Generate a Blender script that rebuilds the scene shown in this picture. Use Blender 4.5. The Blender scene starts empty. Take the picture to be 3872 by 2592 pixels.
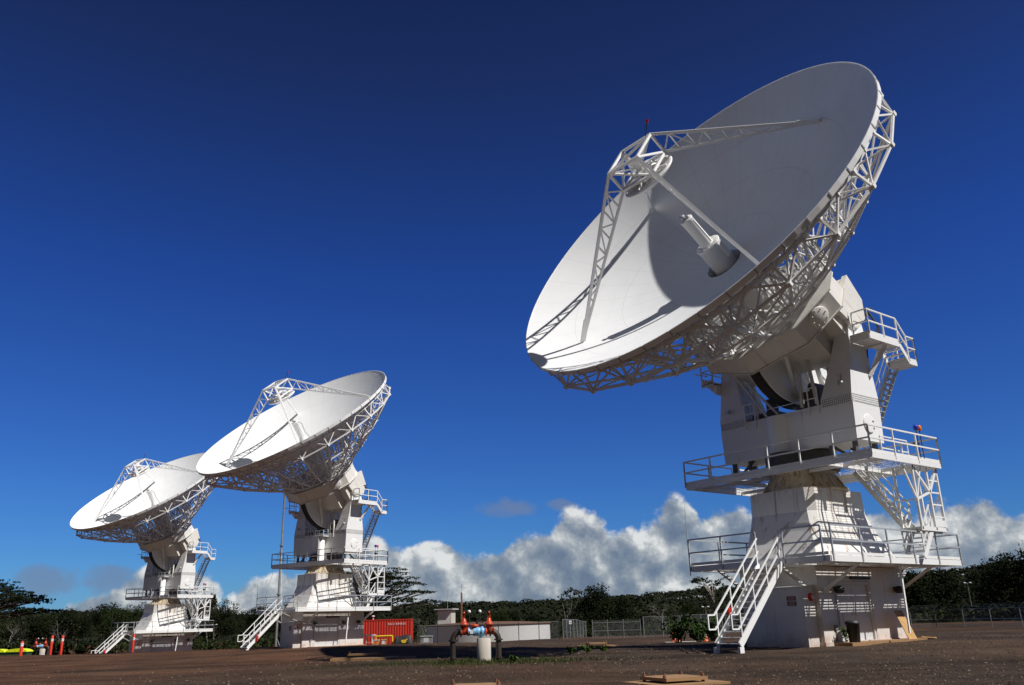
import bpy, math, random
from mathutils import Vector, Matrix
C = bpy.context.scene.collection
PI = math.pi
V = Vector
SUN_EL, SUN_AZ = math.radians(49.3), math.radians(122.9)     # azimuth clockwise from +Y
SUN_DIR = V((math.sin(SUN_AZ)*math.cos(SUN_EL), math.cos(SUN_AZ)*math.cos(SUN_EL), math.sin(SUN_EL)))

# ---------------------------------------------------------------- materials
def new_mat(name):
    m = bpy.data.materials.new(name); m.use_nodes = True
    nt = m.node_tree; b = nt.nodes['Principled BSDF']
    return m, nt, b
def N(nt, t, **kw):
    n = nt.nodes.new(t)
    for k, v in kw.items(): setattr(n, k, v)
    return n
def ramp(nt, stops, interp='LINEAR'):
    r = N(nt, 'ShaderNodeValToRGB'); cr = r.color_ramp; cr.interpolation = interp
    while len(cr.elements) < len(stops): cr.elements.new(0.5)
    for e, (p, c) in zip(cr.elements, stops):
        e.position = p; e.color = (c[0], c[1], c[2], 1) if not isinstance(c, (int, float)) else (c, c, c, 1)
    return r
def noise(nt, scale, detail=4, rough=.6, vec=None, stretch=None):
    n = N(nt, 'ShaderNodeTexNoise'); n.inputs['Scale'].default_value = scale
    n.inputs['Detail'].default_value = detail; n.inputs['Roughness'].default_value = rough
    if vec is not None:
        if stretch:
            mp = N(nt, 'ShaderNodeMapping'); mp.inputs['Scale'].default_value = stretch
            nt.links.new(vec, mp.inputs['Vector']); vec = mp.outputs['Vector']
        nt.links.new(vec, n.inputs['Vector'])
    return n
def mixc(nt, fac, a, b, blend='MIX'):
    m = N(nt, 'ShaderNodeMix'); m.data_type = 'RGBA'; m.blend_type = blend
    for i, v in ((0, fac), (6, a), (7, b)):
        s = m.inputs[i]
        if isinstance(v, (int, float)): s.default_value = v if i == 0 else (v, v, v, 1)
        elif isinstance(v, (tuple, list)): s.default_value = (v[0], v[1], v[2], 1)
        else: nt.links.new(v, s)
    return m.outputs[2]
def math_(nt, op, a, b=None, clamp=False):
    m = N(nt, 'ShaderNodeMath'); m.operation = op; m.use_clamp = clamp
    for i, v in ((0, a), (1, b)):
        if v is None: continue
        if isinstance(v, (int, float)): m.inputs[i].default_value = v
        else: nt.links.new(v, m.inputs[i])
    return m.outputs[0]
def bump(nt, b, h, strength=.3, dist=.02):
    n = N(nt, 'ShaderNodeBump'); n.inputs['Strength'].default_value = strength; n.inputs['Distance'].default_value = dist
    nt.links.new(h, n.inputs['Height']); nt.links.new(n.outputs['Normal'], b.inputs['Normal'])

def paint(name, col, dirt=(.45, .38, .28), amount=.35, rough=.45, rust=0.0, scale=.8, streak=True):
    """weathered paint: large tone drift, vertical grime streaks and optional rust runs"""
    m, nt, b = new_mat(name)
    tc = N(nt, 'ShaderNodeTexCoord').outputs['Object']
    n1 = noise(nt, scale, 6, .65, tc); r1 = ramp(nt, [(.42, 0), (.75, 1)]); nt.links.new(n1.outputs['Fac'], r1.inputs['Fac'])
    n2 = noise(nt, 1.0, 5, .7, tc, (6, 6, .35)); r2 = ramp(nt, [(.5, 0), (.8, 1)]); nt.links.new(n2.outputs['Fac'], r2.inputs['Fac'])
    f = math_(nt, 'MULTIPLY', math_(nt, 'ADD', r1.outputs['Color'], r2.outputs['Color'] if streak else 0.0), amount, True)
    d = tuple(c*k for c, k in zip(col, dirt)); d = tuple(.5*x+.5*y for x, y in zip(d, col))
    c = mixc(nt, f, col, d)
    if rust > 0:
        n3 = noise(nt, 1.0, 5, .6, tc, (3.6, 3.6, .13)); r3 = ramp(nt, [(.63-.15*rust, 0), (.75-.15*rust, 1)]); nt.links.new(n3.outputs['Fac'], r3.inputs['Fac'])
        n4 = noise(nt, 6, 4, .6, tc); rc = ramp(nt, [(.3, (.12, .045, .012)), (.7, (.42, .2, .05))]); nt.links.new(n4.outputs['Fac'], rc.inputs['Fac'])
        c = mixc(nt, math_(nt, 'MULTIPLY', r3.outputs['Color'], .75), c, rc.outputs['Color'])
    nt.links.new(c, b.inputs['Base Color']); b.inputs['Roughness'].default_value = rough
    n5 = noise(nt, 14, 3, .5, tc); bump(nt, b, n5.outputs['Fac'], .08, .02)
    return m
def splash(m, z0, z1, col, amt):
    nt = m.node_tree; b = nt.nodes['Principled BSDF']; src = b.inputs['Base Color'].links[0].from_socket
    tc = N(nt, 'ShaderNodeTexCoord').outputs['Object']; sx = N(nt, 'ShaderNodeSeparateXYZ'); nt.links.new(tc, sx.inputs[0])
    mr = N(nt, 'ShaderNodeMapRange'); mr.inputs[1].default_value = z1; mr.inputs[2].default_value = z0; nt.links.new(sx.outputs['Z'], mr.inputs[0])
    nn = noise(nt, 5, 5, .65, tc, (1, 1, .5)); rr_ = ramp(nt, [(.3, .15), (.7, 1)]); nt.links.new(nn.outputs['Fac'], rr_.inputs['Fac'])
    f = math_(nt, 'MULTIPLY', math_(nt, 'MULTIPLY', mr.outputs[0], rr_.outputs['Color']), amt, True)
    nt.links.new(mixc(nt, f, src, col), b.inputs['Base Color'])
def flat(name, col, rough=.6, metal=0.0, var=.25, scale=5, emit=None):
    m, nt, b = new_mat(name)
    tc = N(nt, 'ShaderNodeTexCoord').outputs['Object']
    n1 = noise(nt, scale, 5, .6, tc); r = ramp(nt, [(.3, tuple(c*(1-var) for c in col)), (.7, tuple(min(1, c*(1+var)) for c in col))])
    nt.links.new(n1.outputs['Fac'], r.inputs['Fac']); nt.links.new(r.outputs['Color'], b.inputs['Base Color'])
    b.inputs['Roughness'].default_value = rough; b.inputs['Metallic'].default_value = metal
    return m

MT = {}
MT['white'] = paint('white_paint', (.82, .815, .80), amount=.2)
MT['white_hut'] = paint('hut_paint', (.76, .73, .69), amount=.4, rust=.2)
splash(MT['white_hut'], -.05, .55, (.36, .15, .06), .8); splash(MT['white_hut'], 2.9, 2.15, (.42, .24, .08), .55)
MT['white_bright'] = paint('bright_white_paint', (.84, .84, .83), amount=.1)
MT['yoke'] = paint('yoke_paint', (.82, .815, .80), amount=.14, rust=.05)
MT['ped'] = paint('pedestal_paint', (.82, .80, .76), amount=.2, rust=.45)
splash(MT['ped'], 6.1, 5.3, (.42, .24, .08), .4)
MT['rusty'] = paint('rusty_paint', (.62, .54, .40), amount=.5, rust=.75)
MT['truss'] = paint('truss_paint', (.80, .79, .77), amount=.25, streak=False)
MT['hub'] = paint('hub_paint', (.75, .725, .67), amount=.35, rust=.08)
MT['galv'] = flat('galvanised_steel', (.46, .48, .50), .45, .3, .15, 9)
MT['grate'] = flat('grating_steel', (.62, .61, .58), .55, .1, .15, 9)
MT['door'] = paint('door_paint', (.62, .62, .62), amount=.25)
MT['dark'] = flat('dark_metal', (.03, .03, .032), .5)
MT['black'] = flat('black_rubber', (.02, .02, .02), .6)
MT['drum'] = flat('bearing_steel', (.10, .095, .09), .5)
MT['red_sign'] = flat('sign_red', (.20, .05, .04), .5)
MT['lettering'] = flat('faded_lettering', (.55, .45, .40), .6)
MT['red_gloss'] = flat('glossy_red', (.55, .02, .015), .3, 0, .1)
MT['blue_lens'] = flat('blue_lens', (.01, .05, .55), .2, 0, .1)
MT['orange_lens'] = flat('orange_lens', (.85, .20, .01), .2, 0, .1)
MT['blue_valve'] = flat('blue_valve_paint', (.22, .47, .75), .4, 0, .18, 6)
MT['red_valve'] = flat('red_valve_paint', (.50, .055, .012), .4, 0, .25, 6)
MT['blackpipe'] = flat('black_pipe_paint', (.035, .025, .02), .55, 0, .4, 6)
MT['concrete'] = paint('bare_concrete', (.50, .46, .41), amount=.5, rough=.85, rust=.05)
MT['stained'] = paint('stained_concrete', (.31, .18, .085), amount=.5, rough=.9, scale=2.5)
MT['tank'] = paint('tank_wall', (.56, .55, .54), amount=.25, rough=.85)
MT['tankrim'] = flat('tank_rim', (.13, .060, .035), .8)
MT['container'] = paint('container_red', (.50, .032, .018), amount=.35, rough=.5, scale=.6)
MT['yellow'] = flat('yellow_paint', (.75, .48, .02), .5)
MT['lime'] = flat('yellow_green_lid', (.70, .80, .02), .45)
MT['green_bin'] = flat('green_bin', (.02, .07, .035), .5)
MT['orange'] = flat('orange_plastic', (.75, .12, .015), .5)
MT['post_red'] = flat('post_red', (.62, .035, .012), .5)
MT['plastic_white'] = flat('white_plastic', (.8, .8, .8), .4, 0, .05)
MT['cardboard'] = flat('tan_board', (.48, .30, .13), .8)
MT['wood_post'] = flat('rusty_mast', (.20, .09, .05), .85, 0, .4, 3)
MT['wood_grey'] = flat('weathered_pole', (.17, .165, .16), .8, 0, .3, 3)
MT['fence_steel'] = flat('fence_steel', (.24, .25, .26), .5, .2, .2, 6)
MT['greybox'] = flat('grey_box', (.20, .21, .22), .6)

def ply_mat():
    m, nt, b = new_mat('plywood'); tc = N(nt, 'ShaderNodeTexCoord').outputs['Object']
    n1 = noise(nt, 3, 6, .65, tc, (6, 1, 1.2)); r = ramp(nt, [(.25, (.33, .17, .06)), (.5, (.50, .29, .11)), (.75, (.62, .40, .18))])
    nt.links.new(n1.outputs['Fac'], r.inputs['Fac']); nt.links.new(r.outputs['Color'], b.inputs['Base Color']); b.inputs['Roughness'].default_value = .75
    return m
MT['ply'] = ply_mat()

def reflector_mat():
    m, nt, b = new_mat('reflector_panels')
    tc = N(nt, 'ShaderNodeTexCoord').outputs['Object']
    sx = N(nt, 'ShaderNodeSeparateXYZ'); nt.links.new(tc, sx.inputs[0])
    x = sx.outputs['X']; y = math_(nt, 'SUBTRACT', sx.outputs['Y'], .42)
    r = math_(nt, 'SQRT', math_(nt, 'ADD', math_(nt, 'MULTIPLY', x, x), math_(nt, 'MULTIPLY', y, y)))
    ang = math_(nt, 'DIVIDE', math_(nt, 'ARCTAN2', y, x), 2*PI)
    a48 = math_(nt, 'FRACT', math_(nt, 'ADD', math_(nt, 'MULTIPLY', ang, 32.0), 64.5))
    arcd = math_(nt, 'MULTIPLY', math_(nt, 'MULTIPLY', math_(nt, 'ABSOLUTE', math_(nt, 'SUBTRACT', a48, .5)), r), 2*PI/32)
    line = math_(nt, 'LESS_THAN', arcd, .011)
    for rr in (2.9, 5.1, 7.2):
        line = math_(nt, 'MAXIMUM', line, math_(nt, 'LESS_THAN', math_(nt, 'ABSOLUTE', math_(nt, 'SUBTRACT', r, rr)), .013))
    n1 = noise(nt, .5, 5, .6, tc); rp = ramp(nt, [(.35, (.885, .89, .895)), (.7, (.845, .85, .855))]); nt.links.new(n1.outputs['Fac'], rp.inputs['Fac'])
    c = mixc(nt, math_(nt, 'MULTIPLY', line, .24), rp.outputs['Color'], (.30, .29, .27))
    n2 = noise(nt, 1.6, 6, .7, tc, (1, .3, 1)); r2 = ramp(nt, [(.55, 0), (.85, 1)]); nt.links.new(n2.outputs['Fac'], r2.inputs['Fac'])
    c = mixc(nt, math_(nt, 'MULTIPLY', r2.outputs['Color'], .16), c, (.45, .42, .36))
    nt.links.new(c, b.inputs['Base Color']); b.inputs['Roughness'].default_value = .7
    b.inputs['Specular IOR Level'].default_value = .15
    return m
MT['reflector'] = reflector_mat()

def perforated_mat():
    m, nt, b = new_mat('perforated_band')
    tc = N(nt, 'ShaderNodeTexCoord').outputs['Object']
    sx = N(nt, 'ShaderNodeSeparateXYZ'); nt.links.new(tc, sx.inputs[0])
    a = math_(nt, 'ADD', sx.outputs['X'], sx.outputs['Y'])
    fa = math_(nt, 'SUBTRACT', math_(nt, 'FRACT', math_(nt, 'MULTIPLY', a, 11.0)), .5)
    fz = math_(nt, 'SUBTRACT', math_(nt, 'FRACT', math_(nt, 'MULTIPLY', sx.outputs['Z'], 11.0)), .5)
    d = math_(nt, 'SQRT', math_(nt, 'ADD', math_(nt, 'MULTIPLY', fa, fa), math_(nt, 'MULTIPLY', fz, fz)))
    c = mixc(nt, math_(nt, 'LESS_THAN', d, .3), (.72, .71, .68), (.06, .06, .06))
    nt.links.new(c, b.inputs['Base Color']); b.inputs['Roughness'].default_value = .5
    return m
MT['perf'] = perforated_mat()

def ground_mat():
    m, nt, b = new_mat('gravel_ground')
    tc = N(nt, 'ShaderNodeTexCoord').outputs['Object']
    n1 = noise(nt, .11, 5, .62, tc, (1, .55, 1)); n2 = noise(nt, 26, 3, .7, tc); n3 = noise(nt, 1.5, 6, .7, tc)
    base = ramp(nt, [(.34, (.050, .037, .029)), (.5, (.070, .045, .030)), (.64, (.104, .052, .029)), (.8, (.088, .044, .026))])
    f = math_(nt, 'ADD', math_(nt, 'MULTIPLY', n1.outputs['Fac'], .72), math_(nt, 'MULTIPLY', n3.outputs['Fac'], .28))
    sx = N(nt, 'ShaderNodeSeparateXYZ'); nt.links.new(tc, sx.inputs[0])
    red = N(nt, 'ShaderNodeMapRange'); red.inputs[1].default_value = 2; red.inputs[2].default_value = -22
    red.inputs[3].default_value = -.03; red.inputs[4].default_value = .17; nt.links.new(sx.outputs['X'], red.inputs[0])
    f = math_(nt, 'ADD', f, red.outputs[0], True)
    nt.links.new(f, base.inputs['Fac'])
    sp = ramp(nt, [(.30, .25), (.5, .92), (.70, 2.1)]); nt.links.new(n2.outputs['Fac'], sp.inputs['Fac'])
    c = mixc(nt, 1.0, base.outputs['Color'], sp.outputs['Color'], 'MULTIPLY')
    vo = N(nt, 'ShaderNodeTexVoronoi'); vo.inputs['Scale'].default_value = 9; nt.links.new(tc, vo.inputs['Vector'])
    rv = ramp(nt, [(.955, 0), (.985, 1)]); sc = N(nt, 'ShaderNodeSeparateColor'); nt.links.new(vo.outputs['Color'], sc.inputs[0]); nt.links.new(sc.outputs[0], rv.inputs['Fac'])
    near = math_(nt, 'LESS_THAN', vo.outputs['Distance'], .32)
    c = mixc(nt, math_(nt, 'MULTIPLY', math_(nt, 'MULTIPLY', rv.outputs['Color'], near), .55), c, (.24, .21, .17))
    # tyre-track bands of darker damp earth
    n4 = noise(nt, .35, 4, .6, tc, (.12, 1.4, 1)); r4 = ramp(nt, [(.40, .64), (.58, 1.08)]); nt.links.new(n4.outputs['Fac'], r4.inputs['Fac'])
    c = mixc(nt, 1.0, c, r4.outputs['Color'], 'MULTIPLY')
    n6 = noise(nt, .22, 5, .7, tc, (1, 1, 1)); r6_ = ramp(nt, [(.38, .72), (.5, 1.0), (.64, 1.28)]); nt.links.new(n6.outputs['Fac'], r6_.inputs['Fac'])
    c = mixc(nt, 1.0, c, r6_.outputs['Color'], 'MULTIPLY')
    nt.links.new(c, b.inputs['Base Color']); b.inputs['Roughness'].default_value = .95; b.inputs['Specular IOR Level'].default_value = .1
    h = math_(nt, 'ADD', math_(nt, 'MULTIPLY', n2.outputs['Fac'], 1.0), math_(nt, 'MULTIPLY', vo.outputs['Distance'], -.6))
    bump(nt, b, h, .8, .05)
    return m
MT['ground'] = ground_mat()

def leaf_mat(name, dark, light, var=.5, patch=.25):
    m, nt, b = new_mat(name)
    tc = N(nt, 'ShaderNodeTexCoord').outputs['Object']
    g = N(nt, 'ShaderNodeNewGeometry')
    n1 = noise(nt, patch, 4, .6, tc)
    f = math_(nt, 'ADD', math_(nt, 'MULTIPLY', n1.outputs['Fac'], 1.0), math_(nt, 'MULTIPLY', math_(nt, 'SUBTRACT', g.outputs['Random Per Island'], .5), var), True)
    r = ramp(nt, [(.32, dark), (.55, tuple(.5*a+.5*b_ for a, b_ in zip(dark, light))), (.8, light)])
    nt.links.new(f, r.inputs['Fac']); nt.links.new(r.outputs['Color'], b.inputs['Base Color'])
    b.inputs['Roughness'].default_value = .9; b.inputs['Specular IOR Level'].default_value = .04
    return m
MT['leaf_dark'] = leaf_mat('dark_leaves', (.009, .013, .007), (.026, .033, .013), .3)
MT['leaf_mid'] = leaf_mat('mid_green_leaves', (.014, .022, .008), (.036, .047, .016), .3)
MT['leaf_grey'] = leaf_mat('greyish_leaves', (.022, .025, .016), (.066, .066, .044), .36)
MT['leaf_bright'] = leaf_mat('bright_leaves', (.03, .065, .012), (.10, .16, .035))
MT['leaf_forest'] = leaf_mat('forest_leaves', (.009, .012, .007), (.028, .032, .016), .3, .03)
MT['leaf_shrub'] = leaf_mat('shrub_leaves', (.018, .038, .010), (.058, .095, .025))
MT['grass'] = leaf_mat('grass_blades', (.025, .042, .012), (.075, .09, .03), .6, .8)
MT['bark'] = flat('pale_bark', (.34, .30, .25), .9, 0, .3, 3)
MT['bark_dark'] = flat('dark_bark', (.06, .05, .04), .9, 0, .4, 3)
MT['bark_grey'] = flat('grey_bark', (.16, .15, .13), .9, 0, .3, 3)
MT['stone'] = leaf_mat('gravel_stones', (.042, .033, .027), (.185, .14, .10), 1.5, .3)
def mesh_fence_mat():
    m, nt, b = new_mat('chain_link'); nt.nodes.remove(b)
    out = nt.nodes['Material Output']
    tc = N(nt, 'ShaderNodeTexCoord').outputs['Object']
    d = N(nt, 'ShaderNodeBsdfPrincipled'); d.inputs['Base Color'].default_value = (.30, .31, .31, 1); d.inputs['Roughness'].default_value = .5
    t = N(nt, 'ShaderNodeBsdfTransparent'); mx = N(nt, 'ShaderNodeMixShader')
    sx = N(nt, 'ShaderNodeSeparateXYZ'); nt.links.new(tc, sx.inputs[0])
    xy = math_(nt, 'ADD', sx.outputs['X'], math_(nt, 'MULTIPLY', sx.outputs['Y'], .37))
    a = math_(nt, 'FRACT', math_(nt, 'MULTIPLY', math_(nt, 'ADD', xy, sx.outputs['Z']), 14.0)); c = math_(nt, 'FRACT', math_(nt, 'MULTIPLY', math_(nt, 'SUBTRACT', xy, sx.outputs['Z']), 14.0))
    f = math_(nt, 'MAXIMUM', math_(nt, 'LESS_THAN', a, .065), math_(nt, 'LESS_THAN', c, .065))
    nt.links.new(f, mx.inputs[0]); nt.links.new(t.outputs[0], mx.inputs[1]); nt.links.new(d.outputs[0], mx.inputs[2]); nt.links.new(mx.outputs[0], out.inputs['Surface'])
    return m
MT['chain'] = mesh_fence_mat()

# ---------------------------------------------------------------- mesh builder
class MB:
    def __init__(s): s.v = []; s.f = []; s.sm = []
    def add(s, vs, fs, smooth=False):
        o = len(s.v); s.v += [tuple(p) for p in vs]; s.f += [tuple(o+i for i in f) for f in fs]; s.sm += [smooth]*len(fs); return s
    def hexa(s, p):           # 8 points: bottom 4 ccw, top 4 ccw
        return s.add(p, [(3, 2, 1, 0), (4, 5, 6, 7), (0, 1, 5, 4), (1, 2, 6, 5), (2, 3, 7, 6), (3, 0, 4, 7)])
    def box(s, x0, x1, y0, y1, z0, z1):
        return s.hexa([(x0, y0, z0), (x1, y0, z0), (x1, y1, z0), (x0, y1, z0), (x0, y0, z1), (x1, y0, z1), (x1, y1, z1), (x0, y1, z1)])
    def bar(s, a, b, w=.1, h=None, up=(0, 0, 1)):
        a, b = V(a), V(b); h = h or w; d = b-a
        if d.length < 1e-6: return s
        d.normalize(); u = V(up)
        if abs(d.dot(u)) > .98: u = V((1, 0, 0))
        x = d.cross(u).normalized(); y = x.cross(d).normalized()
        x *= w/2; y *= h/2
        return s.hexa([a-x-y, a+x-y, a+x+y, a-x+y, b-x-y, b+x-y, b+x+y, b-x+y])
    def tube(s, pts, r, n=8, cap=True):
        pts = [V(p) for p in pts]; rs = r if isinstance(r, (list, tuple)) else [r]*len(pts)
        ref = None; rings = []
        for i, p in enumerate(pts):
            d = (pts[min(i+1, len(pts)-1)]-pts[max(i-1, 0)]).normalized()
            if ref is None: ref = d.orthogonal().normalized()
            ref = (ref-d*ref.dot(d)).normalized(); y = d.cross(ref)
            rings.append([p+(ref*math.cos(2*PI*k/n)+y*math.sin(2*PI*k/n))*rs[i] for k in range(n)])
        vs = [q for rg in rings for q in rg]; fs = []
        for i in range(len(pts)-1):
            for k in range(n): fs.append((i*n+k, i*n+(k+1) % n, (i+1)*n+(k+1) % n, (i+1)*n+k))
        s.add(vs, fs, True)
        if cap:
            s.add(rings[0], [tuple(range(n-1, -1, -1))]); s.add(rings[-1], [tuple(range(n))])
        return s
    def lathe(s, prof, n=32, c=(0, 0, 0), axis='z', cap=True, smooth=True):
        vs = []
        for r, z in prof:
            for k in range(n):
                a = 2*PI*k/n; p = (r*math.cos(a), r*math.sin(a), z)
                if axis == 'x': p = (p[2], p[0], p[1])
                elif axis == 'y': p = (p[0], p[2], p[1])
                vs.append((p[0]+c[0], p[1]+c[1], p[2]+c[2]))
        m = len(prof); fs = []
        for i in range(m-1):
            for k in range(n): fs.append((i*n+k, i*n+(k+1) % n, (i+1)*n+(k+1) % n, (i+1)*n+k))
        s.add(vs, fs, smooth)
        if cap:
            if prof[0][0] > 1e-4: s.add(vs[:n], [tuple(range(n-1, -1, -1))])
            if prof[-1][0] > 1e-4: s.add(vs[-n:], [tuple(range(n))])
        return s
    def prism(s, poly, lo, hi, axis='z'):   # poly in the two other axes
        def P(a, b, t): return {'z': (a, b, t), 'x': (t, a, b), 'y': (a, t, b)}[axis]
        n = len(poly); vs = [P(a, b, lo) for a, b in poly]+[P(a, b, hi) for a, b in poly]
        return s.add(vs, [tuple(range(n-1, -1, -1)), tuple(range(n, 2*n))]+[(i, (i+1) % n, n+(i+1) % n, n+i) for i in range(n)])
    def loft(s, loops, cap=True):
        n = len(loops[0]); vs = [p for l in loops for p in l]; fs = []
        for i in range(len(loops)-1):
            for k in range(n): fs.append((i*n+k, i*n+(k+1) % n, (i+1)*n+(k+1) % n, (i+1)*n+k))
        if cap: fs += [tuple(range(n-1, -1, -1)), tuple(range((len(loops)-1)*n, len(loops)*n))]
        return s.add(vs, fs)
    def mesh(s, name, mat):
        me = bpy.data.meshes.new(name); me.from_pydata(s.v, [], s.f); me.update()
        me.polygons.foreach_set('use_smooth', s.sm)
        import bmesh as _b
        if len(s.f) < 60000:
            bm = _b.new(); bm.from_mesh(me); _b.ops.recalc_face_normals(bm, faces=bm.faces); bm.to_mesh(me); bm.free()
        me.materials.append(MT[mat] if isinstance(mat, str) else mat)
        return me
def mkobj(name, mesh, parent=None, M=None):
    o = bpy.data.objects.new(name, mesh); C.objects.link(o)
    if parent is not None: o.parent = parent
    if M is not None: o.matrix_local = M
    return o
def tag(o, label=None, cat=None, group=None, kind=None):
    for k, v in (('label', label), ('category', cat), ('group', group), ('kind', kind)):
        if v: o[k] = v
    return o
def empty(name, loc, rz=0.0, scale=1.0):
    o = bpy.data.objects.new(name, None); C.objects.link(o); o.location = loc; o.rotation_euler = (0, 0, rz); o.scale = (scale,)*3
    o.empty_display_size = .3
    return o
def copy_tree(o, parent=None):
    c = o.copy(); C.objects.link(c)
    if parent is not None: c.parent = parent
    for ch in list(o.children): copy_tree(ch, c)
    return c

# ---------------------------------------------------------------- terrain
CAMZ = 1.6
CP = [(0, 0, .05), (0, 12, .07), (-3, 19, .09), (4, 20, .10), (8, 18, .10), (-14, 25, .1), (14, 22, .12), (0, 27, .20), (-7, 30, .16), (-1.5, 30.5, .455), (-3.5, 31, .42), (-2, 28.5, .36), (-2, 33, .42), (-4, 34, .34), (1.5, 31, .40), (12.7, 36, .47), (12.5, 31, .38), (8, 38, .36), (16, 34, .46), (17, 40, .47), (12, 45, .40), (6, 32, .34),
      (-2, 37, .28), (-6, 38, .12), (-9, 40, .10), (-9, 44, .14), (-5, 42, .26), (-10.5, 51, .58), (-14.5, 54, .40), (-6.5, 50, .50), (-3.5, 49, .44), (2, 49.5, .27), (6, 48, .22), (-22, 45, .02), (-18, 52, .12), (-10, 60, .12), (-4, 60, .12), (-17, 78, -.03), (-12, 72, -.02), (-22, 72, -.03), (-18, 84, -.1), (-26, 65, .03), (-41, 68, 0), (-33, 60, .03), (-60, 72, -.05), (-43.5, 107, -1.46), (-50, 98, -1.1), (-36, 100, -1.2), (-70, 110, -1.3),
      (-48, 85, -.38), (-38, 82, -.3), (0, 57, .10), (14, 57, .17), (8, 56, .15), (2, 62, -.32), (12, 62, -.30), (7, 62, -.32), (4, 70, -.1), (14, 72, -.02), (-3, 102, -.6), (-13, 88, -.3), (8, 90, -.2), (35, 75, .25), (50, 72, .25), (30, 55, .22), (26, 40, .3), (45, 50, .2), (-40, 45, .05), (-30, 35, .08)]
def hz(x, y):
    sw = sz = 0.0
    for px, py, pz in CP:
        d2 = (x-px)**2+(y-py)**2
        w = math.exp(-d2/(2*3.2**2))+.02*math.exp(-d2/(2*8.0**2))+1e-5/(1+d2*.004)**2
        sw += w; sz += w*pz
    z = sz/sw
    far = max(0.0, min(1.0, (y-112)/25.0))
    return z*(1-far)+(-1.1)*far
def build_ground():
    ys = [-60, -30, -10]+[2+2*i for i in range(9)]+[20+.9*i for i in range(112)]+[122+4*i for i in range(20)]+[220, 260, 330, 450, 650, 900, 1400, 2500, 5000]
    vs = []; fs = []; nx = 131
    for y in ys:
        w = max(70, y*.95)
        for i in range(nx):
            x = (i/(nx-1)*2-1)*w
            z = hz(x, y)+.02*math.sin(x*1.7+y*.9)*math.sin(y*1.3-x*.6)+.03*math.sin(x*.43+1)*math.sin(y*.37)
            vs.append((x, y, z if y < 200 else -1.1))
    for j in range(len(ys)-1):
        for i in range(nx-1): a = j*nx+i; fs.append((a, a+1, a+nx+1, a+nx))
    b = MB(); b.add(vs, fs, True)
    tag(mkobj('ground', b.mesh('ground', 'ground')), kind='structure')
build_ground()

# ---------------------------------------------------------------- antenna meshes, built once in three frames
PARTS = []     # (name, frame, mesh, [(sub name, mesh, label)], only, label)
def part(name, frame, mb, mat, subs=(), only=None, label=None):
    PARTS.append((name, frame, mb.mesh(name, mat), [(n, b.mesh(n, m), l) for n, b, m, l in subs], only, label))
def rail(mb, pts, z, h=1.06, mid=.53, post=1.9, r=.028, ends=True, closed=False, base=0.0):
    pts = [V((p[0], p[1], z)) for p in pts]
    for a, b in zip(pts[:-1], pts[1:]):
        L = (b-a).length; n = max(1, round(L/post))
        for hh in (h, mid): mb.bar(a+V((0, 0, hh)), b+V((0, 0, hh)), r*2)
        for k in range(n+1):
            q = a+(b-a)*((k+.0)/n); mb.bar(q+V((0, 0, base)), q+V((0, 0, h)), r*1.9)
def plate_run(mb, pts, z0, z1, t=.02):
    for a, b in zip(pts[:-1], pts[1:]):
        mb.bar((a[0], a[1], (z0+z1)/2), (b[0], b[1], (z0+z1)/2), t, z1-z0)

# --- static frame ---
X0, X1, Y0, Y1 = -5.28, 4.25, -4.16, 2.24
HX0, HX1, HY0, HY1 = -3.40, 2.75, -2.25, 1.35
b = MB()                                   # base building
zb = -.5
b.box(HX0, -2.25, HY0, HY1-.02, zb, 2.84); b.box(.25, HX1, HY0, HY1, zb, 2.84)
b.box(-2.25, .25, HY0, HY1-.03, 2.28, 2.83); b.box(-2.25, .25, HY0+.16, HY1-.04, zb, 2.28)
b.box(HX0-.06, HX1+.06, HY0-.05, -2.0, zb, .07)
b.bar((-2.3, HY0-.02, 2.32), (.3, HY0-.02, 2.32), .05, .06)
door_subs = []
for x0 in (-2.13, -1.0):
    d = MB(); d.box(x0+.01, x0+1.12, HY0+.10, HY0+.158, .06, 2.16); d.box(x0+(1.0 if x0 < -2 else .06), x0+(1.06 if x0 < -2 else .12), HY0+.06, HY0+.1, .95, 1.15)
    door_subs.append(('door', d, 'door', None))
fr = MB(); fr.box(-2.25, -2.13, HY0+.02, HY0+.155, .06, 2.16); fr.box(.13, .25, HY0+.02, HY0+.155, .06, 2.16); fr.box(-2.25, .25, HY0+.02, HY0+.156, 2.16, 2.27)
door_subs.append(('door_frame', fr, 'door', None))
def lamp(x):
    l = MB(); l.lathe([(.0, -.02), (.15, .0), (.20, .10), (.17, .22), (.06, .28)], 16, (x, HY0-.21, 1.83)); l.box(x-.06, x+.06, HY0-.16, HY0+.01, 2.0, 2.08); return ('wall_lamp', l, 'black', None)
door_subs += [lamp(-2.32), lamp(2.08)]
l = MB(); l.box(-1.2, .16, HY0-.12, HY0-.002, 2.36, 2.46); door_subs.append(('light_fixture', l, 'dark', None))
l = MB(); l.tube([(-3.22, -1.36, 2.64), (-3.36, -1.36, 2.64), (-3.36, -1.36, 2.28)], .035, 8); door_subs.append(('wall_pipe', l, 'white_bright', None))
l = MB(); l.tube([(-2.62, HY0-.03, .0), (-2.62, HY0-.03, .55)], .03, 8); l.box(-2.7, -2.54, HY0-.08, HY0-.002, .5, .66); door_subs.append(('conduit_box', l, 'greybox', None))
l = MB(); l.tube([(-2.32, HY0-.03, 1.75), (-2.32, HY0-.03, .6)], .02, 6); l.tube([(-2.05, HY0-.03, 1.1), (-2.05, HY0-.03, .6)], .015, 6); door_subs.append(('conduit', l, 'galv', None))
l = MB(); l.box(-2.9, 2.6, -3.05, HY0-.05, -.5, .035); door_subs.append(('apron_slab', l, 'stained', 'low rust-stained concrete slab in front of the doors'))
part('base_building', 's', b, 'white_hut', door_subs)
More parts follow.
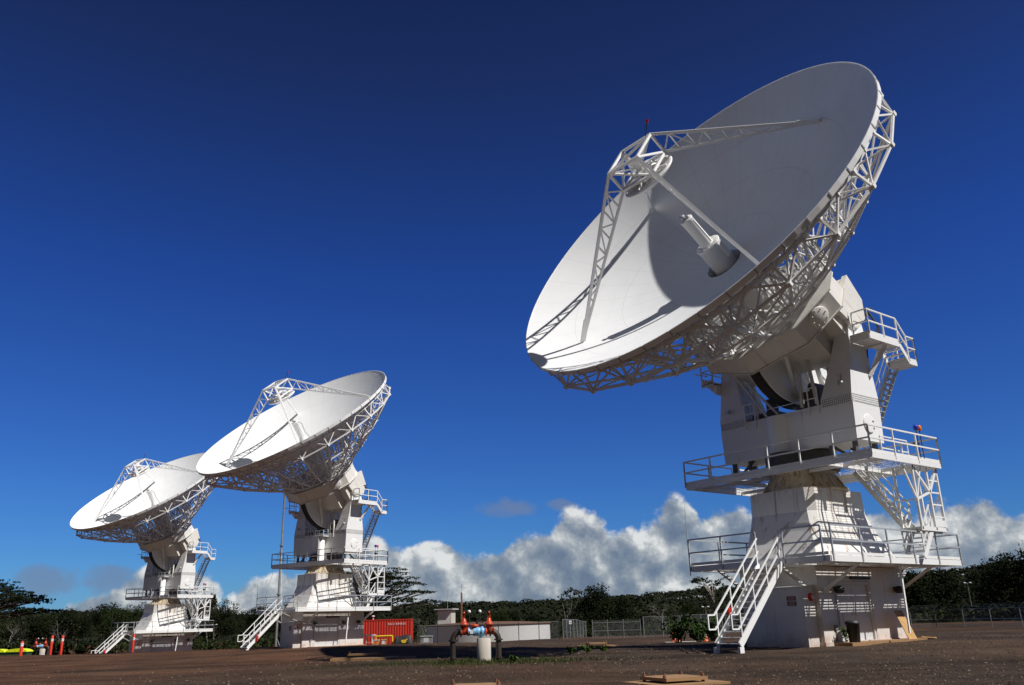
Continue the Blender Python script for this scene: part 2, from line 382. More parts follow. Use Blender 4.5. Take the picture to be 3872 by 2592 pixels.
b = MB(); b.box(-4.15, HX0-.004, -2.06, -.75, zb, 2.06)      # cabinet against the hut
b.hexa([(-4.19, -2.10, 2.06), (HX0-.004, -2.10, 2.06), (HX0-.004, -.71, 2.06), (-4.19, -.71, 2.06), (-4.19, -2.10, 2.09), (HX0-.004, -2.10, 2.16), (HX0-.004, -.71, 2.16), (-4.19, -.71, 2.09)])
b.box(-4.157, -4.15, -1.98, -.83, .12, 1.98); b.box(-4.17, -4.15, -1.05, -.97, .9, 1.05)
sg = MB(); sg.box(-4.172, -4.157, -1.74, -1.34, 1.40, 1.56); sg2 = MB(); sg2.box(-4.172, -4.157, -1.74, -1.34, 1.59, 1.75)
def sign_rows(zs):
    lt = MB()
    for z in zs: lt.box(-4.176, -4.172, -1.68, -1.40, z-.012, z+.012)
    lt.box(-4.1735, -4.172, -1.545, -1.535, zs[0], zs[1]); return lt
si = MB(); si.lathe([(.15, 0), (.15, .05), (.11, .09), (.0, .09)], 20, (-3.70, -2.06, 1.70), 'y'); si.v = [(x, -2.06-(y+2.06), z) for x, y, z in si.v]
sw = MB(); sw.lathe([(.075, 0), (.06, .03), (0, .03)], 16, (-3.70, 0, 1.70), 'y'); sw.v = [(x, -2.155-y, z) for x, y, z in sw.v]
si.v += []
part('equipment_cabinet', 's', b, 'white_hut', [('warning_sign', sg, 'red_sign', 'lower dark red warning plate with pale lettering'), ('warning_sign', sg2, 'red_sign', 'upper dark red warning plate with pale lettering'), ('sign_lettering', sign_rows((1.45, 1.51)), 'lettering', None), ('sign_lettering', sign_rows((1.64, 1.70)), 'lettering', None), ('siren', si, 'red_gloss', 'round red alarm siren'), ('siren_mouth', sw, 'plastic_white', None)])
# lower deck
def grating(mb, x0, x1, y0, y1, z, hole=None, pitch=.085, w=.045, t=.03):
    n = int((y1-y0)/pitch)
    for k in range(n):
        y = y0+(k+.5)*pitch
        spans = [(x0, x1)]
        if hole and hole[2] < y < hole[3]: spans = [(x0, hole[0]), (hole[1], x1)]
        for a, c in spans: mb.box(a, c, y-w/2, y+w/2, z-t, z)
    m = int((x1-x0)/.45)
    for k in range(m+1):
        x = x0+(x1-x0)*k/m
        spans = [(y0, y1)]
        if hole and hole[0] < x < hole[1]: spans = [(y0, hole[2]), (hole[3], y1)]
        for a, c in spans: mb.box(x-.015, x+.015, a, c, z-t-.012, z-.004)
b = MB(); zt, zl = 3.07, 2.85
for p, q in (((X0, Y0), (X1, Y0)), ((X0, Y1), (X1, Y1)), ((X0, Y0), (X0, Y1)), ((X1, Y0), (X1, Y1))):
    b.bar((p[0], p[1], (zt+zl)/2), (q[0], q[1], (zt+zl)/2), .07, zt-zl)
for y in (-3.2, -2.35, 1.42): b.bar((X0+.05, y, 2.93), (X1-.05, y, 2.93), .06, .14)
for x in (-4.6, -3.4, -2.0, -.4, 1.2, 2.85, 3.6): b.bar((x, Y0+.05, 2.925), (x, Y1-.05, 2.925), .06, .13)
for xx, yy, dx, dy in ((-3.0, HY0, 0, -1), (2.5, HY0, 0, -1), (HX0, -1.9, -1, 0), (HX0, 1.0, -1, 0), (HX1, -1.9, 1, 0), (HX1, 1.0, 1, 0)):
    ext = 1.65 if dx == 0 else (1.8 if dx < 0 else 1.3)
    b.bar((xx+dx*.02, yy+dy*.02, 1.93), (xx+dx*ext, yy+dy*ext, 2.88), .10, .10)
    b.box(xx-.11, xx+.11, yy-.11, yy+.11, 1.84, 2.02)
b.box(X0+.08, X1-.08, -3.16, -2.70, 3.003, 3.009); b.box(X0+.08, X1-.08, -4.02, -3.74, 3.003, 3.009)
gr = MB(); grating(gr, X0+.05, X1-.05, Y0+.05, Y1-.05, 3.045, (HX0, HX1, HY0, HY1-.1), .085, .030)
rl = MB()
E_ = .045
rail(rl, [(X0-E_, Y1+E_), (X0-E_, -1.06)], 3.07, base=-.2); rail(rl, [(X0-E_, -2.27), (X0-E_, Y0+.25)], 3.07, base=-.2)
rail(rl, [(X0+.12, Y0-E_), (X1+E_, Y0-E_)], 3.07, base=-.2); rail(rl, [(X1+E_, Y0-E_), (X1+E_, Y1+E_)], 3.07, base=-.2); rail(rl, [(X1+E_, Y1+E_), (X0-E_, Y1+E_)], 3.07, base=-.2)
tb = MB()
plate_run(tb, [(X0-.01, Y1), (X0-.01, -1.06)], 3.09, 3.20); plate_run(tb, [(X0-.01, -2.27), (X0-.01, Y0+.05)], 3.09, 3.20)
plate_run(tb, [(X0+.03, Y0-.01), (X1+.01, Y0-.01), (X1+.01, Y1), (X0, Y1+.01)], 3.09, 3.20)
part('lower_deck', 's', b, 'white', [('grating', gr, 'grate', None), ('railing', rl, 'galv', None), ('toe_board', tb, 'white', None)])
# entry stair
def stair(mb, rl, top, bot, side, width, n, sw=.22, rh=1.0, st=.05, tread=.26, loops=True):
    """top/bot centre points; side unit vector"""
    t, q = V(top), V(bot); s = V(side); run = (q-t)
    for k in (-1, 1):
        o = s*(k*width/2)
        mb.bar(t+o, q+o, st, sw)
        if rl is not None:
            for h in (rh, rh*.52): rl.bar(t+o+V((0, 0, h)), q+o+V((0, 0, h)), .05)
            m = max(2, round(run.length/1.15))
            for i in range(m+1):
                p = t+run*((i+.15)/(m+.3)); rl.bar(p+o, p+o+V((0, 0, rh)), .045)
            if loops:
                e = V((run.x, run.y, 0)).normalized()*.35
                rl.bar(q+o+V((0, 0, rh)), q+o+e+V((0, 0, rh)), .05); rl.bar(q+o+e+V((0, 0, rh)), q+o+e+V((0, 0, rh*.52)), .05); rl.bar(q+o+e+V((0, 0, rh*.52)), q+o+V((0, 0, rh*.52)), .05)
    d = V((run.x, run.y, 0)).normalized()*tread/2
    for i in range(n):
        p = t+run*((i+.7)/n); a = s*(width/2-.03)
        mb.hexa([p-a-d+V((0, 0, -.03)), p+a-d+V((0, 0, -.03)), p+a+d+V((0, 0, -.03)), p-a+d+V((0, 0, -.03)), p-a-d, p+a-d, p+a+d, p-a+d])
b = MB(); rl = MB(); stair(b, rl, (-5.36, -1.665, 2.90), (-8.28, -1.665, .14), (0, 1, 0), 1.02, 14, .24)
for y in (-2.19, -1.14): b.box(-8.40, -8.18, y-.05, y+.05, -.4, .08)
part('entry_stair', 's', b, 'white_bright', [('handrail', rl, 'white_bright', None)])
# pedestal: flared box with clipped corners
def oct_loop(x0, x1, y0, y1, z, c): return [(x0+c, y0, z), (x1-c, y0, z), (x1, y0+c, z), (x1, y1-c, z), (x1-c, y1, z), (x0+c, y1, z), (x0, y1-c, z), (x0, y0+c, z)]
b = MB(); lo = (-3.25, 2.80, -2.42, 1.32); hi = (-2.08, 2.08, -1.64, 1.60)
loops = [oct_loop(lo[0], lo[1], lo[2], lo[3], 2.86, .12)]
for t in (0, .2, .4, .6, .8, 1.0):
    k = 1-(1-t)**1.0; k = t+.10*math.sin(PI*t)
    loops.append(oct_loop(*[lo[i]+(hi[i]-lo[i])*k for i in range(4)], 3.06+(5.12-3.06)*t, .12+.16*t))
loops.append(oct_loop(-2.05, 2.06, -1.61, 1.60, 6.08, .30)); b.loft(loops)
ld = MB(); ld.bar((-2.5, -1.98, 4.85), (-2.35, -1.55, 4.85), .04)
part('pedestal', 's', b, 'ped')
b = MB(); b.lathe([(1.80, 6.08), (1.84, 6.10), (1.84, 6.16), (1.72, 6.2), (1.38, 6.78), (1.42, 6.9), (1.42, 7.0)], 40)
for k in range(28):
    a = 2*PI*k/28; u = V((math.cos(a), math.sin(a), 0)); t = V((-math.sin(a), math.cos(a), 0))*.012
    p = [u*1.82+V((0, 0, 6.165)), u*1.42+V((0, 0, 6.78)), u*1.34+V((0, 0, 6.78)), u*1.6+V((0, 0, 6.165))]
    b.hexa([p[0]-t, p[0]+t, p[3]+t, p[3]-t, p[1]-t, p[1]+t, p[2]+t, p[2]-t]); 
    b.lathe([(.03, 6.16), (.03, 6.22)], 6, (u.x*1.79+t.x*8, u.y*1.79+t.y*8, 0))
part('bearing_cone', 's', b, 'rusty')
b = MB(); b.tube([(X0-.06, Y1+.06, 2.7), (X0-.06, Y1+.06, 4.2), (X0-.06, Y1+.06, 4.95)], [.022, .02, .012], 6); b.tube([(X0-.06, Y1+.06, 4.95), (X0-.07, Y1+.06, 5.9)], [.012, .005], 5)
part('whip_antenna', 's', b, 'galv')
b = MB(); b.bar((.15, -3.72, 2.86), (-.10, -3.80, .30), .09, .05, (0, 1, 0)); b.bar((.15, -3.72, 2.80), (.15, -4.1, 2.86), .05)
part('leaning_tray', 's', b, 'white_bright')
b = MB(); n_, l_, m_, _ = lamp(.56); part('wall_lamp', 's', l_, 'black', (), (1, 2))

# --- azimuth frame ---
UX0, UX1, UY0, UY1 = -2.12, 3.18, -4.57, 4.87
b = MB()
for p, q in (((UX0, UY0), (UX1, UY0)), ((UX0, UY1), (UX1, UY1)), ((UX0, UY0), (UX0, UY1)), ((UX1, UY0), (UX1, UY1))):
    b.bar((p[0], p[1], 6.89), (q[0], q[1], 6.89), .07, .21); b.bar((p[0], p[1], 7.075), (q[0], q[1], 7.075), .03, .13)
for y in (-2.6, 2.6): b.bar((UX0+.04, y, 6.88), (UX1-.04, y, 6.88), .09, .17)
for x in (-.95, 1.9): b.bar((x, UY0+.04, 6.885), (x, UY1-.04, 6.885), .07, .14)
gr = MB(); grating(gr, UX0+.04, UX1-.04, UY0+.04, UY1-.04, 7.01, (-1.5, 1.5, -1.5, 1.5), .11, .006, .010)
rl = MB(); e = .03
rail(rl, [(UX0-e, UY0-e), (UX1+e, UY0-e), (UX1+e, UY1+e), (UX0-e, UY1+e), (UX0-e, UY0-e)], 7.03, 1.06, .55, 1.62, .03, base=-.15)
rail(rl, [(.2, -3.75), (2.3, -3.75)], 7.03, 1.0, .5, 1.0, .025)
bm_ = MB(); bm_.tube([(1.64, UY0-.02, 7.1), (1.64, UY0-.02, 8.28)], .02, 6); bm_.tube([(1.92, UY0-.02, 7.1), (1.92, UY0-.02, 8.28)], .02, 6); bm_.tube([(1.95, UY0+.1, 7.75), (1.95, UY0+.32, 7.75)], [.06, .12], 10)
bb = MB(); bb.lathe([(.085, 8.28), (.10, 8.3), (.10, 8.46), (.07, 8.5), (0, 8.5)], 14, (1.64, UY0-.02, 0))
bo = MB(); bo.lathe([(.085, 8.28), (.10, 8.3), (.10, 8.46), (.07, 8.5), (0, 8.5)], 14, (1.92, UY0-.02, 0))
part('upper_deck', 'a', b, 'white', [('grating', gr, 'grate', None), ('railing', rl, 'white', None), ('beacon_post', bm_, 'dark', None), ('beacon', bb, 'blue_lens', 'blue beacon lamp'), ('beacon', bo, 'orange_lens', 'orange beacon lamp')])
b = MB(); b.lathe([(1.45, 6.95), (1.62, 7.0), (1.62, 7.32), (1.5, 7.34), (1.5, 7.80), (1.3, 7.82)], 40)
for sx in (-1, 1):
    for sy in (-1, 1):
        b.bar((sx*.75+.13, sy*3.1, 7.0), (sx*.75+.13, sy*3.1, 7.9), .14, .2); b.bar((sx*.75+.13, sy*3.0, 7.1), (sx*.75+.13, sy*2.0, 7.86), .1)
for y in (-2.1, -.9, .9, 2.1): b.bar((-.8, y, 7.0), (-.8, y, 7.9), .1, .14)
part('azimuth_bearing', 'a', b, 'drum')
b = MB(); ya, yb = -3.44, 3.50; xa, xb = -.88, 1.16
b.hexa([(xa, ya+.06, 7.88), (xb, ya+.06, 7.88), (xb, yb-.06, 7.88), (xa, yb-.06, 7.88), (xa, ya, 9.44), (xb, ya, 9.44), (xb, yb, 9.44), (xa, yb, 9.44)])
for y0, y1 in ((ya, -1.95), (2.02, yb)): b.box(xa+.012, xb-.012, min(y0, y1)+.012, max(y0, y1)-.012, 9.44, 9.80)
b.box(xa+.03, xb-.03, -1.96, 2.03, 9.44, 9.62)
b.lathe([(.62, 7.9), (.62, 9.55)], 20, (xa+.28, .35, 0))
def upright(sgn):
    o = -sgn
    yo, yi, yt, yti = (ya, -1.97, -3.47, -2.85) if sgn < 0 else (yb, 2.03, 3.46, 2.80)
    L0 = [(xa, yo, 9.80), (xb, yo, 9.80), (xb, yi, 9.80), (xa, yi, 9.80)]
    L1 = [(xa+.26, yo, 11.15), (xb-.2, yo, 11.15), (xb-.2, yi+o*-.40*(-1 if sgn > 0 else 1)*0+ (yti-yi)*.5, 11.15), (xa+.26, yi+(yti-yi)*.5, 11.15)]
    L2 = [(xa+.50, yt, 12.75), (xb-.32, yt, 12.75), (xb-.32, yti, 12.75), (xa+.50, yti, 12.75)]
    L3 = [(xa+.62, yt, 13.55), (xb-.5, yt, 13.55), (xb-.5, yti, 13.55), (xa+.62, yti, 13.55)]
    b.loft([L0, L1, L2, L3])
upright(-1); upright(1)
pfs = []
for y0, y1 in ((ya+.0, -1.97), (2.02, yb)):
    pf = MB(); pf.box(xa-.004, xa+.01, y0+.03, y1-.03, 9.47, 9.78); pfs.append(('perforated_band', pf, 'perf', None))
pf = MB(); pf.box(xa+.03, xb-.03, ya-.004, ya+.01, 9.47, 9.78); pfs.append(('perforated_band', pf, 'perf', None))
ht = MB(); ht.lathe([(.40, 0), (.40, .038), (.38, .042), (0, .042)], 28, (.14, 0, 8.62), 'y'); ht.v = [(x, ya+.03-y, z) for x, y, z in ht.v]; ht.box(.38, .50, ya-.06, ya, 8.74, 8.78); ht.box(.38, .50, ya-.06, ya, 8.44, 8.48)
r2 = MB()
for y0, y1 in ((-1.86, -1.40), (1.44, 2.0)):
    for y in (y0, y1): r2.bar((xa-.05, y, 9.25), (xa-.05, y, 10.42), .05)
    for z in (10.42, 9.95): r2.bar((xa-.05, y0, z), (xa-.05, y1, z), .04)
r2.bar((xa-.05, -1.4, 9.95), (xa-.05, 1.44, 9.95), .03)
wl = MB(); wl.lathe([(.09, 0), (.11, .12), (.0, .14)], 12, (0, 0, 0), 'x'); wl.v = [(xa+.12-x, -3.0+y, 10.35+z) for x, y, z in wl.v]
wl2 = MB(); wl2.lathe([(.09, 0), (.11, .12), (.0, .14)], 12, (xa-.14, 2.9, 10.3), 'x')
part('yoke', 'a', b, 'yoke', pfs+[('access_hatch', ht, 'white', 'round access hatch cover'), ('guard_rail', r2, 'white', None), ('flood_lamp', wl, 'galv', None), ('flood_lamp', wl2, 'galv', None)])
b = MB(); b.lathe([(.36, 7.05), (.36, 7.1), (.30, 7.12), (.30, 9.25), (.26, 9.28)], 20, (-1.32, -.75, 0)); b.box(-1.62, -.95, -1.3, -.2, 9.30, 9.36); rail(b, [(-1.6, -1.3), (-1.6, -.2)], 9.33, .5, .25, .6, .02)
part('standing_tube', 'a', b, 'white_bright', (), (1, 2))
b = MB()
for y0, y1 in ((-1.35, -1.75), (-.95, -1.0)): b.bar((-.55, y0, 12.35), (-.80, y1, 9.7), .12, .12)
b.bar((.55, -1.7, 12.2), (.6, -1.6, 9.62), .10); b.bar((-.6, 1.7, 12.2), (-.6, 1.5, 9.62), .10)
b.bar((-.7, 1.95, 11.6), (-.75, .3, 9.66), .09); b.bar((-.7, 2.4, 11.9), (-.75, .9, 9.66), .09)
part('drive_strut', 'a', b, 'hub')
b = MB(); b.box(-.6, .9, -1.95, -.55, 9.62, 9.9); b.box(-.3, .7, -1.6, -.8, 9.9, 10.5); b.lathe([(.28, 9.9), (.28, 10.7)], 16, (.3, 1.3, 0)); b.box(-.5, .9, .6, 1.9, 9.62, 9.95); b.lathe([(.2, -.4), (.2, .4)], 14, (.2, -1.2, 10.7), 'x')
part('drive_motor', 'a', b, 'drum')
b = MB()
for k in range(5):
    o = .07*k; b.tube([(.75, -3.1+o, 13.7), (1.05+o*.6, -3.65, 13.9-o), (1.35+o*.5, -3.9, 13.1-o), (1.2, -3.75-o*.5, 12.6), (.9, -3.5, 12.3+o), (.85, -3.46, 11.6)], .022, 5)
b.tube([(-.5, -3.4, 13.2), (.2, -3.9, 12.9), (.9, -3.7, 12.4)], .02, 5); b.bar((.6, -3.4, 13.75), (1.35, -3.75, 13.95), .06); b.bar((.6, -3.3, 13.5), (1.4, -3.65, 13.7), .06)
part('cable_loop', 'a', b, 'black')
# small platform by the elevation axis, its ladder and lower landing
b = MB()
b.box(-.40, 1.92, -4.38, -3.50, 12.10, 12.16)
for p, q in (((-.40, -4.38), (1.92, -4.38)), ((-.40, -4.38), (-.40, -3.5)), ((1.92, -4.38), (1.92, -3.5))):
    b.bar((p[0], p[1], 12.21), (q[0], q[1], 12.21), .05, .34)
b.box(2.50, 3.16, -4.40, -3.45, 11.42, 11.48)
for p, q in (((2.5, -4.40), (3.16, -4.40)), ((3.16, -4.4), (3.16, -3.45)), ((2.5, -4.4), (2.5, -3.45))): b.bar((p[0], p[1], 11.5), (q[0], q[1], 11.5), .04, .28)
for i in range(3): b.box(1.98+.19*i, 2.14+.19*i, -4.36, -3.5, 11.98-.17*i, 12.02-.17*i)
for y in (-4.40, -3.48): b.bar((1.92, y, 12.15), (2.55, y, 11.48), .04, .2)
b.bar((1.3, -4.1, 12.1), (.75, -3.46, 10.75), .14, .16); b.bar((1.7, -3.6, 12.1), (.95, -3.44, 10.9), .12, .14); b.bar((.8, -4.3, 12.08), (.8, -3.45, 12.08), .1, .14)
rl = MB(); rail(rl, [(-.38, -3.7), (-.38, -4.40), (1.90, -4.40)], 12.3, 1.06, .53, 1.0); rail(rl, [(2.5, -4.42), (3.16, -4.42), (3.18, -3.6)], 11.6, 1.04, .52, .8)
for h in (.53, 1.06): rl.bar((1.90, -4.40, 12.3+h), (2.5, -4.42, 11.6+h), .05)
ldr = MB(); stair(ldr, None, (2.82, -3.45, 11.40), (2.82, -1.20, 7.10), (1, 0, 0), .62, 19, .14, tread=.18)
lr = MB()
for x in (2.5, 3.14):
    for h in (.5, .9): lr.bar((x, -3.5, 11.4+h), (x, -1.25, 7.1+h), .035)
    for k in range(5): lr.bar((x, -3.4+.5*k, 11.3-.96*k), (x, -3.4+.5*k, 12.2-.96*k), .03)
part('service_platform', 'a', b, 'white', [('railing', rl, 'white', None), ('ladder', ldr, 'galv', None), ('ladder_handrail', lr, 'white', None)])
b = MB(); b.box(-1.05, .6, 3.52, 4.25, 11.86, 11.92); b.bar((-1.05, 3.88, 11.98), (-1.05, 3.9, 11.98), .7, .2); b.bar((-1.03, 4.25, 12.0), (.6, 4.25, 12.0), .04, .22); b.bar((-1.03, 3.52, 11.9), (-1.03, 4.25, 11.9), .04, .3)
b.hexa([(-.9, 3.5, 11.3), (.4, 3.5, 11.3), (.4, 3.5, 11.8), (-.9, 3.5, 11.8), (-.9, 3.55, 11.3), (.4, 3.55, 11.3), (.4, 4.1, 11.85), (-.9, 4.1, 11.85)])
rail(b, [(-1.03, 3.55), (-1.03, 4.23), (.58, 4.23)], 12.05, 1.0, .5, .8, .025); b.bar((-1.0, 3.9, 12.3), (-1.9, 3.9, 12.25), .05)
part('side_platform', 'a', b, 'white')
# hanging stair between the decks
b = MB(); b.box(1.0, 3.05, -4.42, -3.55, 4.26, 4.31)
for p, q in (((1.0, -4.42), (3.05, -4.42)), ((3.05, -4.42), (3.05, -3.55)), ((1.0, -3.55), (3.05, -3.55))): b.bar((p[0], p[1], 4.24), (q[0], q[1], 4.24), .05, .16)
for x, y in ((2.2, -4.40), (3.02, -4.40), (3.02, -3.6), (1.1, -4.40), (1.1, -3.6)): b.bar((x, y, 4.2), (x, y, 6.80), .09, .09)
for i in range(4): b.bar((2.2, -4.40, 4.75+.5*i), (3.02, -4.40, 4.75+.5*i), .05, .06)
b.box(2.24, 2.98, -4.44, -4.40, 4.35, 4.62)
b.bar((2.2, -4.4, 5.75), (3.02, -4.4, 6.78), .09, .12); b.bar((2.2, -4.4, 5.75), (1.1, -4.4, 6.78), .09); b.bar((1.1, -4.4, 5.4), (2.2, -4.4, 5.75), .08); b.bar((1.1, -4.4, 5.4), (.3, -4.4, 6.78), .07); b.bar((1.1, -4.4, 5.4), (1.75, -4.4, 6.78), .07)
b.bar((1.1, -3.6, 5.4), (1.1, -2.4, 6.78), .07); b.bar((1.1, -4.4, 5.4), (1.1, -3.6, 5.4), .06); b.bar((3.02, -3.6, 5.7), (3.02, -4.4, 6.7), .06); b.bar((3.02, -3.6, 4.4), (3.02, -4.4, 5.7), .06)
fl = MB(); fr_ = MB(); stair(fl, fr_, (1.62, -1.75, 6.90), (1.62, -3.62, 4.30), (1, 0, 0), .72, 11, .2, .95, loops=False)
f2 = MB(); stair(f2, fr_, (1.95, -3.98, 4.28), (.95, -3.98, 3.10), (0, 1, 0), .80, 6, .22, .95, loops=False)
part('hanging_stair', 'a', b, 'white', [('stair_flight', fl, 'grate', None), ('stair_flight', f2, 'white', None), ('handrail', fr_, 'white_bright', None)])

# --- dish frame: u right, v up, w along the beam; origin on the elevation axis ---
CV, F_, W0, R_ = .42, 6.6, 4.76, 9.2
def sw_(r): return W0+r*r/(4*F_)
def dp(r, deg, w): return V((r*math.cos(math.radians(deg)), CV+r*math.sin(math.radians(deg)), w))
hubp = [(0, -3.15), (2.6, -2.25), (3.8, -.45), (3.65, .7), (2.9, 1.75), (1.2, 2.6), (-1.2, 2.6), (-2.9, 1.75), (-3.65, .7), (-3.8, -.45), (-2.6, -2.25)]
b = MB(); b.prism(hubp, 1.10, 2.10); b.prism([(x*1.035, y*1.035) for x, y in hubp], 2.10, 2.16); b.prism([(x*1.02, y*1.02) for x, y in hubp], 1.06, 1.10)
for i in range(len(hubp)):
    p, q = V(hubp[i]), V(hubp[(i+1) % len(hubp)]); nn = V((q.y-p.y, p.x-q.x)).normalized(); n_ = max(3, int((q-p).length/.16))
    for k in range(n_):
        c = p+(q-p)*((k+.5)/n_); o = c+nn*.09
        b.bar((c.x, c.y, 2.09), (o.x, o.y, 2.09), .02, .06)
b.box(-2.55, 2.55, -1.5, 1.6, -.75, 1.06); b.box(-2.2, 2.2, -1.1, 1.2, -1.25, -.75); b.box(-2.0, 2.0, -.95, 1.05, -1.29, -1.25); b.bar((-2.4, -1.0, -1.3), (2.4, -1.0, -1.3), .12); b.bar((-2.4, .9, -1.3), (2.4, .9, -1.3), .12)
for s_ in (-1, 1):
    poly = [(-.45, 1.08), (-.2, -.45), (.7, -.75), (1.45, -.25), (1.75, 1.08)]
    b.prism(poly, *sorted((s_*3.34, s_*3.58)), axis='x'); b.prism([(.4, -.6), (1.3, -.2), (1.6, 1.06), (.4, 1.06)], *sorted((s_*2.6, s_*3.34)), axis='x')
    b.lathe([(.42, -.45), (.42, .45)], 24, (s_*3.15, 0, 0), 'x'); b.box(*sorted((s_*2.4, s_*3.33)), -.8, .62, -.85, 1.05)  # bearing; its housing box is enlarged to keep sun off the elevation wheel
cov = []
for s_ in (-1, 1):
    n2 = V((s_*.825, -.566, 0)).normalized(); c0 = V((s_*3.2, -1.35, 1.62)); q = n2.to_track_quat('Z', 'Y').to_matrix().to_4x4(); Mx = Matrix.Translation(c0) @ q
    k_ = MB(); k_.lathe([(.46, -.02), (.46, .13), (.44, .15), (0, .15)], 36)
    for j in range(8): k_.lathe([(.03, .15), (.03, .17), (0, .17)], 8, (.36*math.cos(j*PI/4), .36*math.sin(j*PI/4), 0))
    k_.v = [tuple(Mx @ V(p)) for p in k_.v]; cov.append(('cover_plate', k_, 'hub', 'round bolted cover plate'))
part('hub_box', 'd', b, 'hub', cov)
# elevation wheel
b = MB(); pts = [(3.15*math.cos(a), 3.15*math.sin(a)) for a in [PI*1.0-.33+(PI+.66)*i/44 for i in range(45)]]
b.prism(pts, -.34, -.28, 'x'); b.prism(pts, .28, .34, 'x')
vs = []; fs = []
for i, (y, z) in enumerate(pts): vs += [(-.28, y*.985, z*.985), (.28, y*.985, z*.985)]
for i in range(len(pts)-1): fs.append((2*i, 2*i+1, 2*i+3, 2*i+2))
b.add(vs, fs, True)
for a in (-2.6, -2.05, -1.57, -1.1, -.55): b.bar((.36, .4*math.cos(a), .4*math.sin(a)), (.36, 3.0*math.cos(a), 3.0*math.sin(a)), .06, .05)
b.lathe([(.5, -.5), (.5, .5)], 24, (0, 0, 0), 'x')
rm = MB(); pr = [(3.28*math.cos(a), 3.28*math.sin(a)) for a in [PI*1.0-.33+(PI+.66)*i/60 for i in range(61)]]; pi_ = [(3.10*math.cos(a), 3.10*math.sin(a)) for a in [PI*1.0-.33+(PI+.66)*i/60 for i in range(61)]]
for i in range(60):
    a0, a1, c0, c1 = pr[i], pr[i+1], pi_[i], pi_[i+1]
    rm.add([(-.2, *a0), (.2, *a0), (.2, *a1), (-.2, *a1), (-.2, *c0), (.2, *c0), (.2, *c1), (-.2, *c1)], [(0, 1, 2, 3), (0, 4, 5, 1), (1, 5, 6, 2), (3, 2, 6, 7), (0, 3, 7, 4)])
part('elevation_wheel', 'd', b, 'yoke', [('gear_rim', rm, 'black', 'black toothed gear rim')])
b = MB()
for s_ in (-1, 1):
    b.bar((s_*1.2, -1.9, 1.06), (s_*.35, -2.4, -1.6), .16); b.bar((s_*2.2, -1.2, 1.06), (s_*.35, -.6, -3.0), .16); b.bar((s_*2.2, 1.6, 1.06), (s_*.35, .8, -3.0), .16); b.bar((s_*1.2, 2.4, 1.06), (s_*.35, 2.4, -1.6), .16)
part('wheel_brace', 'd', b, 'hub')
# back structure
b = MB(); T = .085
rad = [3.55, 5.2, 7.0]
topw = [sw_(r)-.28 for r in rad]; botw = [2.40, 3.50, 4.82]
rA, wA, rB, wB = 8.78, sw_(8.78)-.30, 9.06, 6.58
for k in range(24):
    a = 15*k; a2 = a+15; ah = a+7.5
    tp = [dp(r, a, w) for r, w in zip(rad, topw)]; bt = [dp(r, a, w) for r, w in zip(rad, botw)]; tp2 = [dp(r, a2, w) for r, w in zip(rad, topw)]; bt2 = [dp(r, a2, w) for r, w in zip(rad, botw)]
    A, Ah, A2, B, B2 = dp(rA, a, wA), dp(rA, ah, wA), dp(rA, a2, wA), dp(rB, a, wB), dp(rB, a2, wB)
    ch = tp+[A]; cb = bt+[B]
    for i in range(3):
        b.bar(ch[i], ch[i+1], T); b.bar(cb[i], cb[i+1], T*1.15); b.bar(cb[i], ch[i], T*.8)
        if i % 2 == 0: b.bar(ch[i], cb[i+1], T*.8)
        else: b.bar(cb[i], ch[i+1], T*.8)
    b.bar(A, B, T); b.bar(B, B2, T*1.1); b.bar(A, Ah, T); b.bar(Ah, A2, T); b.bar(B, Ah, T*.85); b.bar(B2, Ah, T*.85)
    b.bar(bt[2], B2, T*.8); b.bar(bt[2], bt2[2], T*.9); b.bar(tp[2], tp2[2], T*.8); b.bar(tp[2], Ah, T*.8); b.bar(tp2[2], Ah, T*.8)
    b.bar(bt[1], bt2[1], T*.9); b.bar(tp[1], tp2[1], T*.8); b.bar(bt[1], bt2[2], T*.75); b.bar(bt2[1], tp[2], T*.7); b.bar(tp[1], tp2[2], T*.7); b.bar(bt[2], tp2[1], T*.7)
    b.bar(bt[0], bt2[0], T); b.bar(tp[0], tp2[0], T); b.bar(bt[0], tp2[0], T*.8); b.bar(bt[0], bt2[1], T*.7)
    hp = dp(3.0, a, 2.16); b.bar(hp, bt[0], T*1.1); b.bar(dp(2.6, a, 2.16), tp[0], T*.9)
    for nd in (A, B): b.box(nd.x-.09, nd.x+.09, nd.y-.09, nd.y+.09, nd.z-.09, nd.z+.09)
    for nd in (Ah,): b.box(nd.x-.06, nd.x+.06, nd.y-.06, nd.y+.06, nd.z-.06, nd.z+.06)
    for nd in (bt[2], bt[1]): b.box(nd.x-.07, nd.x+.07, nd.y-.07, nd.y+.07, nd.z-.07, nd.z+.07)
    # panel adjusters between truss and skin
    for r in (4.4, 6.1, 7.9): q = dp(r, ah, sw_(r)-.02); b.bar(q, dp(r, ah, sw_(r)-.26), .04)
    for r0, r1 in ((3.55, 5.2), (5.2, 7.0), (7.0, 8.78)): b.bar(dp(r0, ah, sw_(r0)-.16), dp(r1, ah, sw_(r1)-.16), .05, .10)
b.lathe([(.95, 2.16), (.95, 4.72)], 32, (0, CV, 0), cap=False)
part('back_structure', 'd', b, 'truss')
